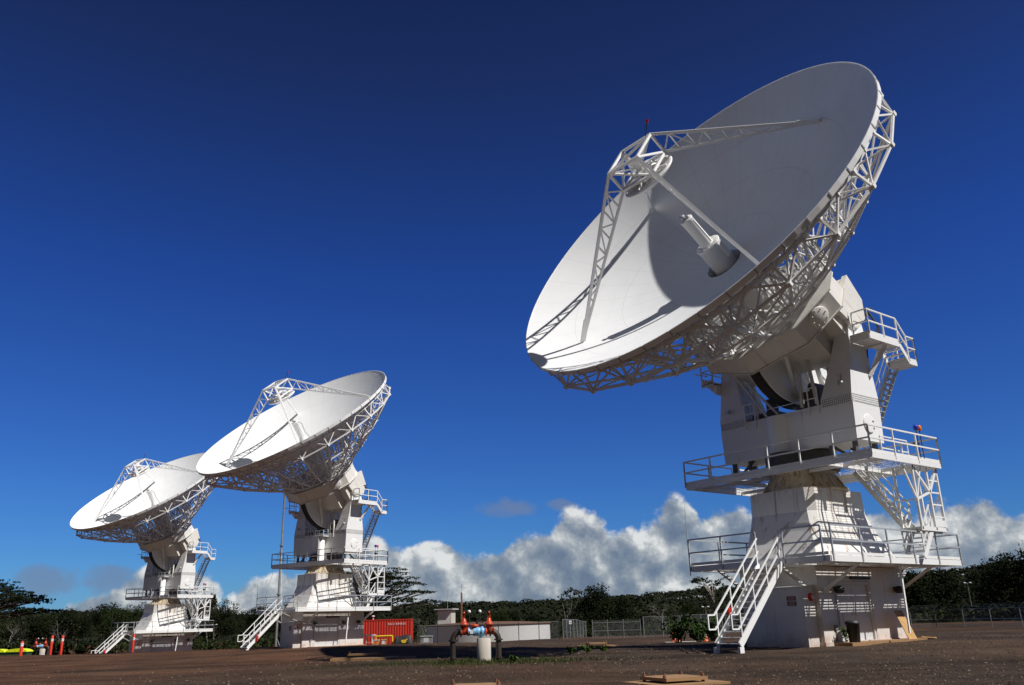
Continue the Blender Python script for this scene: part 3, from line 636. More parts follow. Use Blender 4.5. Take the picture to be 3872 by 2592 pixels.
# reflector skin
b = MB(); NS, NR = 128, 18; r0 = .88; vs = []; fs = []
for j in range(NR+1):
    r = r0+(R_-r0)*j/NR
    for k in range(NS): a = 2*PI*k/NS; vs.append((r*math.cos(a), CV+r*math.sin(a), sw_(r)))
for j in range(NR):
    for k in range(NS): fs.append((j*NS+k, j*NS+(k+1) % NS, (j+1)*NS+(k+1) % NS, (j+1)*NS+k))
b.add(vs, fs, True)
rimb = MB()
for k in range(48):
    a0, a1 = 7.5*k-3.75+.12, 7.5*k+3.75-.12
    for h in range(2):
        s0 = a0+(a1-a0)*h/2; s1 = a0+(a1-a0)*(h+1)/2
        w1, w0 = sw_(9.2)+.012, sw_(9.2)-.22
        rimb.hexa([dp(9.18, s0, w0), dp(9.235, s0, w0), dp(9.235, s1, w0), dp(9.18, s1, w0), dp(9.195, s0, w1), dp(9.235, s0, w1), dp(9.235, s1, w1), dp(9.195, s1, w1)])
seam = MB()
for k in range(48):
    a = 7.5*k+3.75; seam.bar(dp(9.19, a, sw_(9.2)-.11), dp(9.255, a, sw_(9.2)-.11), .06, .21); seam.bar(dp(8.78, a, wA), dp(9.18, a, sw_(9.2)-.15), .05, .08); seam.bar(dp(9.17, a, sw_(9.2)-.20), dp(9.17, a+7.5, sw_(9.2)-.20), .04, .06)
part('reflector', 'd', b, 'reflector', [('rim', rimb, 'white_bright', None), ('rim_clip', seam, 'galv', None)])
# quadrupod
apex_t, apex_b = 11.5, 10.5
def leg(deg):
    b = MB(); foot = dp(7.06, deg, sw_(7.06)); t = dp(1.20, deg, apex_t); u = dp(1.20, deg, apex_b)
    b.bar(t, foot, .10, .13); b.bar(u, foot, .09, .11); n = 9
    for i in range(n):
        f = i/n*.93
        p, q = t+(foot-t)*f, u+(foot-u)*f
        if i: b.bar(p, q, .065)
        f2 = (i+1)/n*.93; p2, q2 = t+(foot-t)*f2, u+(foot-u)*f2
        b.bar(p, q2, .06) if i % 2 else b.bar(q, p2, .06)
    b.bar(foot+V((0, 0, .02)), foot+V((0, 0, -.02)), .30, .24)
    dirr = dp(1, deg, 0)-dp(0, deg, 0); b.bar(foot, foot+(t-foot)*.14, .11, .22, tuple(dirr))
    return b
for dg in (45, 135, 225, 315): part('support_leg', 'd', leg(dg), 'white_bright')
b = MB(); tn = [dp(1.2, 45+90*k, apex_t) for k in range(4)]; bn = [dp(1.2, 45+90*k, apex_b) for k in range(4)]; ct = V((0, CV, apex_t+.02)); cb = V((0, CV, apex_b+.25))
for k in range(4):
    b.bar(tn[k], tn[(k+1) % 4], .11); b.bar(bn[k], bn[(k+1) % 4], .11); b.bar(tn[k], bn[k], .10); b.bar(tn[k], cb, .07); b.bar(bn[k], cb, .07); b.bar(tn[k], bn[(k+1) % 4], .09)
b.bar(tn[0], tn[2], .10); b.lathe([(.22, 10.5), (.22, 11.2)], 16, (0, CV, 0)); b.lathe([(.55, 10.62), (.55, 10.7)], 24, (0, CV, 0))
for k in range(3): a = 2*PI*k/3+.4; b.tube([(.5*math.cos(a), CV+.5*math.sin(a), 10.66), (.8*math.cos(a+.5), CV+.8*math.sin(a+.5), 10.28)], .045, 8)
wlm = MB(); wlm.tube([(.62, 1.15, 11.5), (.95, 1.5, 11.95)], .02, 6)
wll = MB(); wll.tube([(.93, 1.48, 11.92), (1.01, 1.57, 12.05)], [.05, .07], 10)
part('apex_frame', 'd', b, 'white_bright', [('light_stalk', wlm, 'dark', None), ('warning_light', wll, 'red_gloss', 'small red warning light')])
b = MB(); prof = [(0.0, 9.80), (.4, 9.83), (.8, 9.93), (1.1, 10.06), (1.24, 10.14), (1.28, 10.20), (1.24, 10.25), (1.1, 10.22), (.9, 10.2), (0, 10.2)]
b.lathe(prof, 48, (0, CV, 0))
bk = MB()
for k in range(8): a = PI*k/4; bk.bar((.15*math.cos(a), CV+.15*math.sin(a), 10.36), (1.1*math.cos(a), CV+1.1*math.sin(a), 10.24), .05, .14)
bk.lathe([(.6, 10.24), (.6, 10.36), (.5, 10.4), (0, 10.4)], 24, (0, CV, 0))
part('subreflector', 'd', b, 'white', [('backing_frame', bk, 'white', None)])
def feed_parts(big):
    b = MB()
    if big:
        b.lathe([(.57, 3.0), (.57, 5.95), (.60, 5.96), (.60, 6.0), (.57, 6.02), (.2, 6.05)], 36, (0, CV, 0)); b.box(.30, .585, CV-.16, CV+.16, 5.1, 5.9)
        for k in range(12): a = 2*PI*k/12; b.lathe([(.03, 6.02), (.03, 6.07)], 6, (.47*math.cos(a), CV+.47*math.sin(a), 0))
    else:
        b.lathe([(.98, 4.80), (.85, 4.95), (.62, 5.35), (.42, 5.75), (.33, 5.95), (.31, 6.02)], 36, (0, CV, 0))
    tu = MB(); tu.lathe([(.29, 5.9), (.29, 7.52), (.31, 7.53), (.31, 7.58), (.25, 7.6), (0, 7.6)], 28, (0, CV, 0)); tu.bar((.30, CV, 6.1), (.30, CV, 7.4), .04, .04)
    for k in range(7): tu.lathe([(.302, 6.12+.2*k), (.302, 6.130+.2*k)], 28, (0, CV, 0), cap=False)
    tp_ = MB(); tp_.lathe([(.10, 7.6), (.10, 7.72), (.13, 7.74), (.13, 7.80), (0, 7.80)], 16, (-.08, CV, 0)); tp_.lathe([(.09, 7.6), (.09, 7.68), (0, 7.68)], 14, (.12, CV+.05, 0))
    cb_ = MB(); cb_.tube([(.15, CV+.25, 7.5), (.36, CV+.35, 7.2), (.34, CV+.3, 6.4), (.50, CV+.3, 5.9), (.68, CV+.3, 5.35)], .02, 6)
    subs = [('feed_tube', tu, 'white', None), ('feed_aperture', tp_, 'galv', None)]+([] if big else [('feed_cable', cb_, 'black', None)])
    part('feed', 'd', b, 'white', subs, (0,) if big else (1, 2))
feed_parts(True); feed_parts(False)

def make_antenna(i, loc, yaw, az, el, label):
    root = empty('dish_antenna', loc, yaw)
    tag(root, label, 'satellite dish', 'three white dish antennas in a row')
    Ma = Matrix.Rotation(az-yaw, 4, 'Z')
    w = V((-math.cos(el), 0, math.sin(el))); u = V((0, -1, 0)); v = w.cross(u)
    Md = Ma @ Matrix.Translation((-.057, 0, 13.243)) @ Matrix((u, v, w)).transposed().to_4x4()
    for name, frame, me, subs, only, lab in PARTS:
        if only is not None and i not in only: continue
        o = mkobj(name, me, root, {'s': Matrix.Identity(4), 'a': Ma, 'd': Md}[frame])
        if lab: o['label'] = lab
        for sn, sm, sl in subs:
            so = mkobj(sn, sm, o)
            if sl: so['label'] = sl
    return root
ANT = [((12.714, 37.151, CAMZ-1.103), 37.848, 37.424, 33.45, 'largest white dish antenna in the right foreground with a board leaning at its base'),
       ((-17.449, 78.281, CAMZ-1.63), 44.791, 54.675, 51.02, 'middle-distance white dish antenna beside the red shipping container'),
       ((-43.503, 107.569, CAMZ-3.057), 46.912, 60.356, 53.469, 'smallest white dish antenna at the left, overlapped by the rim of the middle dish')]
ROOTS = [make_antenna(i, l, math.radians(a), math.radians(c), math.radians(e_), lb) for i, (l, a, c, e_, lb) in enumerate(ANT)]
def st_world(i, p):
    return Matrix.Translation(ANT[i][0]) @ Matrix.Rotation(math.radians(ANT[i][1]), 4, 'Z') @ V(p)
# ---------------------------------------------------------------- things on and around the antennas
ext_lab = ['red fire extinguisher hung on the stair of the largest antenna', 'red fire extinguisher hung on the stair of the middle antenna', 'red fire extinguisher at the stair foot of the smallest antenna']
for i, p in enumerate(((-7.3, -1.04, .95), (-7.55, -2.30, .62), (-7.6, -2.30, .70))):
    b = MB(); b.lathe([(.0, 0), (.08, .01), (.085, .05), (.085, .42), (.04, .50), (.03, .55), (0, .55)], 14); b.bar((0, 0, .55), (.1, 0, .6), .04); b.tube([(.04, 0, .55), (.14, 0, .45), (.12, 0, .2)], .015, 6)
    hd = None
    o = mkobj('fire_extinguisher', b.mesh('fire_extinguisher', 'red_gloss')); o.location = st_world(i, p); tag(o, ext_lab[i], 'extinguisher', 'fire extinguishers on the antenna stairs')
# black bin by the near door
t = empty('trash_bin', st_world(0, (-2.28, -2.78, .02))); tag(t, 'black plastic trash bin with lid before the door of the largest antenna', 'bin')
b = MB(); b.lathe([(.19, 0), (.20, .02), (.25, .66), (.27, .67), (.27, .70), (.24, .70)], 24); mkobj('bin_body', b.mesh('bin_body', 'black'), t)
b = MB(); b.lathe([(.275, .70), (.275, .73), (.2, .80), (.0, .83)], 24); mkobj('lid', b.mesh('lid', 'dark'), t)
# board leaning on the hut corner
b = MB(); A0, A1, B0, B1 = V((1.36, -2.98, -.06)), V((2.0, -2.98, -.06)), V((1.34, -2.50, 1.14)), V((1.95, -2.50, 1.14))
nrm = (A1-A0).cross(B0-A0).normalized()*.025
b.hexa([A0, A1, A1-nrm, A0-nrm, B0, B1, B1-nrm, B0-nrm])
o = mkobj('plywood_board', b.mesh('plywood_board', 'ply')); o.matrix_world = Matrix.Translation(ANT[0][0]) @ Matrix.Rotation(math.radians(ANT[0][1]), 4, 'Z'); tag(o, 'tan plywood board leaning by the corner of the largest antenna building', 'board')
b = MB(); b.bar((2.3, -2.95, .10), (3.2, -3.1, .03), .06, .03); b.bar((2.35, -2.8, .03), (3.3, -2.95, .03), .28, .05)
o = mkobj('scrap_lumber', b.mesh('scrap_lumber', 'ply')); o.matrix_world = Matrix.Translation(ANT[0][0]) @ Matrix.Rotation(math.radians(ANT[0][1]), 4, 'Z'); tag(o, 'low pieces of yellowish lumber lying on gravel right of the plywood board', 'lumber')

def leaf_clump(mb, c, r, n, s, rnd, flat_=1.0, updir=.5):
    for _ in range(n):
        while True:
            p = V((rnd.uniform(-1, 1), rnd.uniform(-1, 1), rnd.uniform(-1, 1)))
            if p.length < 1: break
        p = V((p.x*r, p.y*r, p.z*r*flat_))+V(c)
        nrm = V((rnd.gauss(0, 1), rnd.gauss(0, 1), rnd.gauss(0, 1)+updir)).normalized(); u = nrm.orthogonal().normalized(); w = nrm.cross(u)
        a = rnd.uniform(0, 2*PI); u, w = u*math.cos(a)+w*math.sin(a), w*math.cos(a)-u*math.sin(a)
        k = s*rnd.uniform(.6, 1.3); u *= k; w *= k*rnd.uniform(.45, .8)
        mb.add([p-u, p-w*.9+u*.1, p+u, p+w*.9+u*.1], [(0, 1, 2, 3)])

# weeds at the near hut
rnd = random.Random(5)
def weed(x, y, z, h, lab, lm='leaf_bright', n=26, s=.07, grp=None, name='weed_plant', spread=.28):
    t = empty(name, (x, y, z)); tag(t, lab, 'plant', grp)
    st = MB(); lf = MB()
    for k in range(5):
        a = rnd.uniform(0, 6.28); q = V((math.cos(a)*h*spread, math.sin(a)*h*spread, h*rnd.uniform(.6, 1.0)))
        st.tube([(0, 0, -.05), q*.5+V((0, 0, h*.1)), q], [.006, .005, .002], 4)
        for j in range(n//3+1):
            f = rnd.uniform(.25, 1.0); leaf_clump(lf, q*f+V((0, 0, h*.1*math.sin(f*PI))), .09*h+.03, 2, s, rnd)
    mkobj('stem', st.mesh('stem', 'bark_dark'), t); mkobj('leaves', lf.mesh('leaves', lm), t)
    return t
p = st_world(0, (-2.62, -2.62, -.02)); weed(p.x, p.y, p.z, .62, 'leafy yellow-green weed growing against the wall left of the black bin', n=30, s=.06, spread=.16)

# ---------------------------------------------------------------- valve assembly
def valve(name, X, Y, Z, sc, lab, full=True, rz=0.0):
    t = empty(name, (X, Y, Z), rz, sc); tag(t, lab, 'valve')
    k = .00184
    def px(x): return (x-480)*k
    def pz(y): return (1390-y)*k
    zax = pz(812)
    for x, s_ in ((480, 1), (1545, -1)):
        b = MB(); pts = [(px(x), 0, -.3), (px(x), 0, pz(1000))]
        for j in range(1, 7):
            a = j/6*PI/2; pts.append((px(x)+s_*(.33-.33*math.cos(a)), 0, pz(1000)+(zax-pz(1000))*math.sin(a)))
        b.tube(pts, .122, 16); b.lathe([(.185, pz(1000)-.03), (.185, pz(1000)+.03)], 20, (px(x), 0, 0)); b.lathe([(.165, -.02), (.165, .02)], 18, (px(x), 0, 0))
        mkobj('riser_pipe', b.mesh('riser_pipe', 'blackpipe'), t)
        f = MB(); f.lathe([(.21, -.03), (.21, .03)], 24, (pts[-1][0]+s_*.02, 0, zax), 'x'); mkobj('flange', f.mesh('flange', 'blackpipe'), t)
    for xs in ((660, 845, 745), (1250, 1450, 1330)):
        x0, x1, xc = px(xs[0]), px(xs[1]), px(xs[2])
        b = MB(); b.lathe([(.20, x0), (.20, x0+.035), (.13, x0+.05), (.145, (x0+x1)/2), (.13, x1-.05), (.18, x1-.035), (.18, x1)], 22, (0, 0, zax), 'x')
        zf = pz(650)
        b.lathe([(.15, zax), (.13, zf-.06), (.19, zf-.05), (.19, zf-.01)], 22, (xc, 0, 0)); b.lathe([(.19, zf), (.19, zf+.03), (.13, zf+.06), (.085, pz(540)), (.06, pz(520))], 22, (xc, 0, 0))
        for s_ in (-1, 1): b.bar((xc+s_*.055, 0, pz(545)), (xc+s_*.035, 0, pz(400)), .03, .05)
        b.lathe([(.05, pz(410)), (.055, pz(375)), (.03, pz(365))], 14, (xc, 0, 0))
        g = mkobj('gate_valve', b.mesh('gate_valve', 'red_valve'), t)
        h = MB(); h.tube([(xc, 0, pz(520)), (xc, 0, pz(330))], .018, 8)
        for j in range(20):
            a, a2 = 2*PI*j/20, 2*PI*(j+1)/20; h.bar((xc+.16*math.cos(a), .16*math.sin(a), pz(352)), (xc+.16*math.cos(a2), .16*math.sin(a2), pz(352)), .022)
        for j in range(4): a = PI/2*j; h.bar((xc, 0, pz(352)), (xc+.16*math.cos(a), .16*math.sin(a), pz(352)), .018)
        mkobj('hand_wheel', h.mesh('hand_wheel', 'dark'), g)
    b = MB(); prof = [(.17, 850), (.17, 868), (.135, 880), (.15, 960), (.185, 965), (.185, 985), (.175, 1000), (.185, 1060), (.17, 1110), (.15, 1125), (.20, 1150), (.205, 1170), (.20, 1195), (.14, 1215), (.165, 1232), (.165, 1250)]
    b.lathe([(r, px(x)) for r, x in prof], 28, (0, 0, zax), 'x'); b.tube([(px(1130), 0, zax-.1), (px(1130), 0, pz(962))], .06, 12); b.lathe([(.11, pz(975)), (.11, pz(955))], 16, (px(1130), 0, 0))
    body = mkobj('check_valve', b.mesh('check_valve', 'blue_valve'), t)
    b = MB(); b.lathe([(.14, pz(715)), (.18, pz(700)), (.18, pz(665)), (.1, pz(650)), (0, pz(648))], 22, (px(990), 0, 0)); b.lathe([(.12, zax), (.12, pz(700))], 16, (px(990), 0, 0)); mkobj('cap', b.mesh('cap', 'red_valve'), body)
    b = MB(); b.box(px(890), px(965), -.20, -.185, pz(860), pz(770)); mkobj('name_plate', b.mesh('name_plate', 'plastic_white'), body)
    for x in (872, 1122):
        g = MB(); g.tube([(px(x), -.05, zax+.1), (px(x), -.05, pz(400))], .014, 8); st_ = mkobj('gauge_stem', g.mesh('gauge_stem', 'dark'), t)
        g = MB(); g.lathe([(.062, 0), (.07, .02), (.07, .05), (0, .05)], 22, (px(x), 0, pz(368)), 'y'); g.v = [(a, -.05-y_, c) for a, y_, c in g.v]; gg = mkobj('gauge', g.mesh('gauge', 'plastic_white'), st_)
    b = MB()
    for x, y in ((820, 600), (1050, 590), (1180, 600)): b.tube([(px(x)-.08, 0, pz(y)), (px(x)+.08, 0, pz(y))], .022, 8); b.tube([(px(x), 0, zax+.12), (px(x), 0, pz(y))], .016, 6)
    b.tube([(px(1050), 0, pz(560)), (px(1055), 0, pz(640))], .06, 10); mkobj('test_cock', b.mesh('test_cock', 'dark'), t)
    b = MB(); b.lathe([(.30, -.3), (.30, pz(965)), (.28, pz(958)), (0, pz(958))], 36, (px(1203), 0, 0)); mkobj('concrete_support', b.mesh('concrete_support', 'concrete'), t)
    return t
valve('backflow_preventer', -2.31, 30.5, .455, .802, 'red and blue pipe valve assembly on a concrete cylinder with two white gauges')
valve('backflow_preventer', -55.2, 100.0, -.75, 1.0, 'distant red and blue pipe valve assembly behind the red posts at left')

# ---------------------------------------------------------------- slabs
def slab(x, y, w, d, h, rz, lab, cover=False, lift=.22, cw=.6, bolts=True, z=None):
    t = empty('concrete_pad', (x, y, (hz(x, y) if z is None else z)), rz); tag(t, lab, 'concrete pad')
    b = MB(); b.box(-w/2, w/2, -d/2, d/2, -.3, h); mkobj('slab', b.mesh('slab', 'stained'), t)
    if cover:
        b = MB(); b.box(-w*cw/2, w*cw/2, -d*.30, d*.36, h+lift-.07, h+lift); c = mkobj('raised_plate', b.mesh('raised_plate', 'stained'), t)
        for sx in (-1, 1):
            for sy in (-.22, .3):
                b = MB(); b.lathe([(.022, h), (.022, h+lift+.1)], 8, (sx*w*cw*.46, sy*d, 0)); b.lathe([(.045, h+lift+.005), (.045, h+lift+.05)], 6, (sx*w*cw*.46, sy*d, 0)); b.lathe([(.045, h+lift-.14), (.045, h+lift-.075)], 6, (sx*w*cw*.46, sy*d, 0)); mkobj('bolt', b.mesh('bolt', 'wood_post'), t)
    return t
slab(3.62, 21.2, 1.9, 1.7, .04, .42, 'rust-stained concrete pad with a plate raised on bolts, front and right of centre', True, .115)
slab(-1.0, 19.7, 1.6, 1.3, .05, .1, 'rust-stained concrete pad with raised plate at the bottom edge below the valve', True, .15, .66)
slab(5.5, 16.5, 1.5, 1.0, .05, .2, 'rust-stained concrete pad cut off by the bottom edge at right', True, .10, .7)
slab(-6.9, 39.6, 2.9, 1.4, .08, .1, 'pale concrete slab with standing bolts, left of the valve assembly', True, .16, .5)
slab(-5.8, 37.8, 2.6, .9, .08, -.12, 'flat rust-stained slab before the bolted slab left of the valve', False)
slab(4.0, 46.5, 1.9, 1.3, .05, .1, 'low dark concrete pad right behind the valve assembly', True, .14, .5)

# ---------------------------------------------------------------- grass, gravel
rnd = random.Random(11)
b = MB()
for _ in range(11000):
    u = rnd.gauss(0, 1); w = rnd.gauss(0, 1); x = -2.2+u*3.3; y = 29.6+w*1.5
    if abs(u) > 2 or abs(w) > 2 or rnd.random() < .35*(abs(u)+abs(w)): continue
    z = hz(x, y); h = rnd.uniform(.03, .11); a = rnd.uniform(0, 6.28); dx, dy = .012*math.cos(a), .012*math.sin(a); lx, ly = rnd.gauss(0, .05), rnd.gauss(0, .05)
    b.add([(x-dx, y-dy, z-.03), (x+dx, y+dy, z-.03), (x+lx, y+ly, z+h)], [(0, 1, 2)])
tag(mkobj('grass', b.mesh('grass', 'grass')), 'patchy green grass growing around the valve assembly', 'grass', kind='stuff')
b = MB()
for _ in range(17000):
    y = 17+41*rnd.random()**1.5; x = rnd.uniform(-.66, .66)*(y+3); z = hz(x, y)+.015
    if x < -6 and rnd.random() < min(.85, (-6-x)*.09): continue
    s = rnd.choice((.015, .02, .02, .03, .03, .045, .06))*rnd.uniform(.45, .85); q = [V((rnd.uniform(.6, 1.2), 0, 0)), V((0, rnd.uniform(.6, 1.2), 0)), V((-rnd.uniform(.6, 1.2), 0, 0)), V((0, -rnd.uniform(.6, 1.2), 0))]
    a = rnd.uniform(0, 6.28); q = [V((p.x*math.cos(a)-p.y*math.sin(a), p.x*math.sin(a)+p.y*math.cos(a), 0))*s for p in q]
    c = V((x, y, z)); top = c+V((rnd.uniform(-.3, .3)*s, rnd.uniform(-.3, .3)*s, s*rnd.uniform(.4, .8)))
    b.add([c+p+V((0, 0, -.01)) for p in q]+[top], [(0, 1, 4), (1, 2, 4), (2, 3, 4), (3, 0, 4)])
tag(mkobj('gravel', b.mesh('gravel', 'stone')), 'loose pale and brown gravel stones scattered over the dirt', 'gravel', kind='stuff')
for x, y, h, lab in ((1.9, 33.5, .26, 'low green weed clump on gravel, larger of two right of the valve'), (3.4, 36.0, .20, 'small green weed tuft rightmost on gravel beyond the valve'), (-.2, 29.4, .16, 'tiny bright green weed at the foot of the right valve pipe'), (2.6, 34.4, .30, 'tall green weed clump on gravel between two lower weeds')):
    weed(x, y, hz(x, y), h, lab, n=60, s=.055, spread=.9)

# ---------------------------------------------------------------- site objects behind
def shrub(x, y, z, h, r, lab, lm, n=260, s=.16, seed=1, name='shrub'):
    rr = random.Random(seed); t = empty(name, (x, y, z)); tag(t, lab, 'shrub'); st = MB(); lf = MB()
    for k in range(9):
        a = rr.uniform(0, 6.28); q = V((math.cos(a)*r*rr.uniform(.2, 1), math.sin(a)*r*rr.uniform(.2, 1), h*rr.uniform(.45, 1)))
        st.tube([(q.x*.15, q.y*.15, -.1), q*.55, q], [.03, .02, .008], 5)
        for j in range(n//18): f = rr.uniform(.3, 1.05); leaf_clump(lf, q*f, .28, 2, s, rr)
    mkobj('stem', st.mesh('stem', 'bark_dark'), t); mkobj('leaves', lf.mesh('leaves', lm), t)
for x, y, h, r, lab, sd in ((8.5, 47.5, 1.45, .8, 'green leafy shrub left of the orange cones by the gravel edge', 3), (9.5, 47.0, 1.25, 1.0, 'wide green leafy shrub standing before the orange cones', 4), (10.4, 47.6, 1.5, .7, 'green leafy shrub just left of the foot of the white stair', 8)):
    shrub(x, y, hz(x, y), h, r, lab, 'leaf_shrub', 420, .11, sd)
def cone(x, y, lab):
    t = empty('traffic_cone', (x, y, hz(x, y)+.01)); tag(t, lab, 'cone'); b = MB(); b.lathe([(.15, .03), (.14, .04), (.035, .70), (.0, .71)], 20); mkobj('cone_body', b.mesh('cone_body', 'orange'), t)
    b = MB(); b.box(-.19, .19, -.19, .19, 0, .03); mkobj('cone_base', b.mesh('cone_base', 'orange'), t); b = MB(); b.lathe([(.098, .36), (.077, .48)], 20, cap=False); b.v = [(x_*1.03, y_*1.03, z_) for x_, y_, z_ in b.v]; mkobj('white_band', b.mesh('white_band', 'plastic_white'), t)
cone(9.35, 54.0, 'orange traffic cone leftmost beside the gate sign'); cone(9.9, 55.5, 'orange traffic cone in the middle of three by the shrubs'); cone(11.4, 54.5, 'orange traffic cone nearest the white stair foot'); cone(-9.85, 80.0, 'orange and white traffic cone right of the black tarped pile')
b = MB(); b.box(-1.1, 1.1, -.5, .5, -.1, .05); o = mkobj('concrete_strip', b.mesh('concrete_strip', 'concrete')); o.location = (9.9, 54.0, hz(9.9, 54)); tag(o, 'pale concrete strip lying on dirt under the cones', 'concrete strip')

# red shipping container
CX, CY = -14.0, 90.0
t = empty('shipping_container', (CX, CY, -.36), .03); tag(t, 'red corrugated shipping container with white lettering', 'container')
b = MB(); L, W, H = 6.06, 2.44, 2.50; n = 22; vs = []; pts = []
for i in range(n*4+1):
    x = -L/2+.12+(L-.24)*i/(n*4); ph = i % 4; pts.append((x, -W/2+(.05 if ph in (0, 3) else .012)))
for i in range(len(pts)-1):
    (xa_, ya_), (xb_, yb_) = pts[i], pts[i+1]; b.add([(xa_, ya_, .14), (xb_, yb_, .14), (xb_, yb_, H-.1), (xa_, ya_, H-.1)], [(0, 1, 2, 3)])
b.box(-L/2+.06, L/2-.06, -W/2+.07, W/2-.05, .12, H-.06)
mkobj('wall', b.mesh('wall', 'container'), t)
b = MB()
for x in (-L/2+.06, L/2-.06): b.box(x-.06, x+.06, -W/2, -W/2+.12, 0, H); b.box(x-.06, x+.06, W/2-.12, W/2, 0, H)
for z in (.07, H-.05): b.box(-L/2+.12, L/2-.12, -W/2, -W/2+.08, z-.05, z+.05); b.box(-L/2, -L/2+.1, -W/2+.12, W/2-.12, z-.05, z+.05); b.box(L/2-.1, L/2, -W/2+.12, W/2-.12, z-.05, z+.05)
mkobj('frame', b.mesh('frame', 'container'), t)
cu = bpy.data.curves.new('lettering', 'FONT'); cu.body = 'BILU 004025'; cu.size = .27; cu.extrude = .004; cu.space_character = 1.25
to = bpy.data.objects.new('lettering_src', cu); C.objects.link(to); bpy.context.view_layer.update()
me = bpy.data.meshes.new_from_object(to.evaluated_get(bpy.context.evaluated_depsgraph_get())); me.name = 'lettering'; bpy.data.objects.remove(to)
me.materials.clear(); me.materials.append(MT['plastic_white'])
mkobj('lettering', me, t, Matrix.Translation((.72, -W/2-.012, H-.55)) @ Matrix.Rotation(PI/2, 4, 'X'))
b = MB(); b.lathe([(.06, 2.44), (.06, 2.72), (.17, 2.74), (.17, 2.82), (0, 2.86)], 16); o = mkobj('roof_vent', b.mesh('roof_vent', 'plastic_white')); o.location = (-15.0, 90.2, -.30); tag(o, 'white mushroom vent standing on the red container', 'vent')

# clutter in front of the container
def gz(x, y): return hz(x, y)
t = empty('folding_table', (-13.45, 79.3, gz(-13.5, 79.3)+.12)); tag(t, 'white folding table in front of the red container', 'table')
b = MB(); b.box(-.52, .52, -.3, .3, .70, .76); b.box(-.5, .5, -.28, .28, .62, .70); mkobj('table_top', b.mesh('table_top', 'plastic_white'), t)
for sx in (-.26, .26):
    b = MB(); b.bar((sx*1.0, -.2, 0), (sx, -.2, .62), .05); b.bar((sx, .2, 0), (sx, .2, .62), .05); b.bar((sx, -.2, .08), (sx, .2, .08), .04); mkobj('leg', b.mesh('leg', 'plastic_white'), t)
b = MB(); b.bar((-.26, -.2, .08), (.26, -.2, .08), .05); mkobj('stretcher', b.mesh('stretcher', 'cardboard'), t)
t = empty('barrier_frame', (-12.3, 80.2, gz(-12.3, 80.2))); tag(t, 'yellow pipe barrier frame before the red container', 'barrier')
b = MB(); b.tube([(-.75, 0, 0), (-.75, 0, .70)], .07, 10); b.tube([(-.75, 0, .70), (.75, 0, .72), ], .085, 10); b.tube([(.75, 0, .74), (.75, 0, 0)], .085, 10); mkobj('pipe', b.mesh('pipe', 'yellow'), t)
b = MB(); rr = random.Random(3)
for k in range(12): x = -.6+.1*k; b.box(x, x+.06, -.092, -.083, .68, .72)
mkobj('black_marking', b.mesh('black_marking', 'black'), t)
for x, w, h, lab, mt in ((-12.95, .26, .44, 'tan box with pale lid next to the white table', 'cardboard'), (-12.25, .20, .46, 'tan crate with white papers under the yellow barrier', 'cardboard')):
    t = empty('storage_box', (x, 79.7, gz(x, 79.7))); tag(t, lab, 'box'); b = MB(); b.box(-w, w, -.2, .2, 0, h-.1); mkobj('box_body', b.mesh('box_body', mt), t); b = MB(); b.box(-w-.03, w+.03, -.23, .23, h-.1, h); mkobj('lid', b.mesh('lid', 'concrete' if x < -12.5 else mt), t)
    b = MB(); b.box(-w*.5, w*.5, -.21, -.203, .06, h-.14); mkobj('face_panel', b.mesh('face_panel', 'orange' if x < -12.5 else 'plastic_white'), t)
t = empty('utility_cabinet', (-14.75, 79.9, gz(-14.7, 79.9))); tag(t, 'dark grey-brown cabinet between the antenna building and the white table', 'cabinet'); b = MB(); b.box(-.3, .3, -.25, .25, 0, .58); mkobj('cabinet_body', b.mesh('cabinet_body', 'greybox'), t); b = MB(); b.box(-.12, .14, -.262, -.252, .2, .42); mkobj('dark_panel', b.mesh('dark_panel', 'dark'), t)
# tarped pile and yellow machine
b = MB(); rr = random.Random(8); rows = []
for j in range(9):
    for i in range(17):
        x = -.85+1.7*i/16; y = -.4+.8*j/8; e1 = min(1, (1-abs(x)/.85)*4)*min(1, (1-abs(y)/.4)*3); rows.append((x, y, (.74+.06*math.sin(5*x)+rr.uniform(-.03, .03))*max(0, e1)**.5))
b.add(rows, [(j*17+i, j*17+i+1, (j+1)*17+i+1, (j+1)*17+i) for j in range(8) for i in range(16)], True)
o = mkobj('tarp_pile', b.mesh('tarp_pile', 'black')); o.location = (-10.5, 80.0, gz(-10.5, 80)); tag(o, 'pile covered with a black tarpaulin beside the red container', 'tarp')
t = empty('small_machine', (-10.35, 79.35, gz(-10.4, 79.3))); tag(t, 'small yellow machine with wheels in front of the black tarp', 'machine')
b = MB(); b.hexa([(-.3, -.15, .1), (.3, -.15, .1), (.3, .15, .1), (-.3, .15, .1), (-.24, -.13, .36), (.1, -.13, .36), (.1, .13, .36), (-.24, .13, .36)]); b.tube([(.1, 0, .3), (.2, 0, .42), (.3, 0, .38)], .03, 8); mkobj('machine_body', b.mesh('machine_body', 'yellow'), t)
for x in (-.3, .26):
    b = MB(); b.lathe([(.12, -.04), (.12, .04)], 16, (x, -.2, .12), 'y'); mkobj('wheel', b.mesh('wheel', 'black'), t)
t = empty('transformer_box', (-8.95, 85.0, gz(-9, 85))); tag(t, 'grey pad-mounted box between the tarp and the round tank', 'utility box'); b = MB(); b.box(-.55, .55, -.4, .4, 0, .70); b.hexa([(-.6, -.45, .7), (.6, -.45, .7), (.6, .45, .7), (-.6, .45, .7), (-.58, -.43, .76), (.58, -.43, .76), (.55, .4, .8), (-.55, .4, .8)]); mkobj('box_body', b.mesh('box_body', 'greybox'), t)
b = MB(); b.box(-.25, .25, -.408, -.402, .2, .6); mkobj('panel', b.mesh('panel', 'tank'), t)

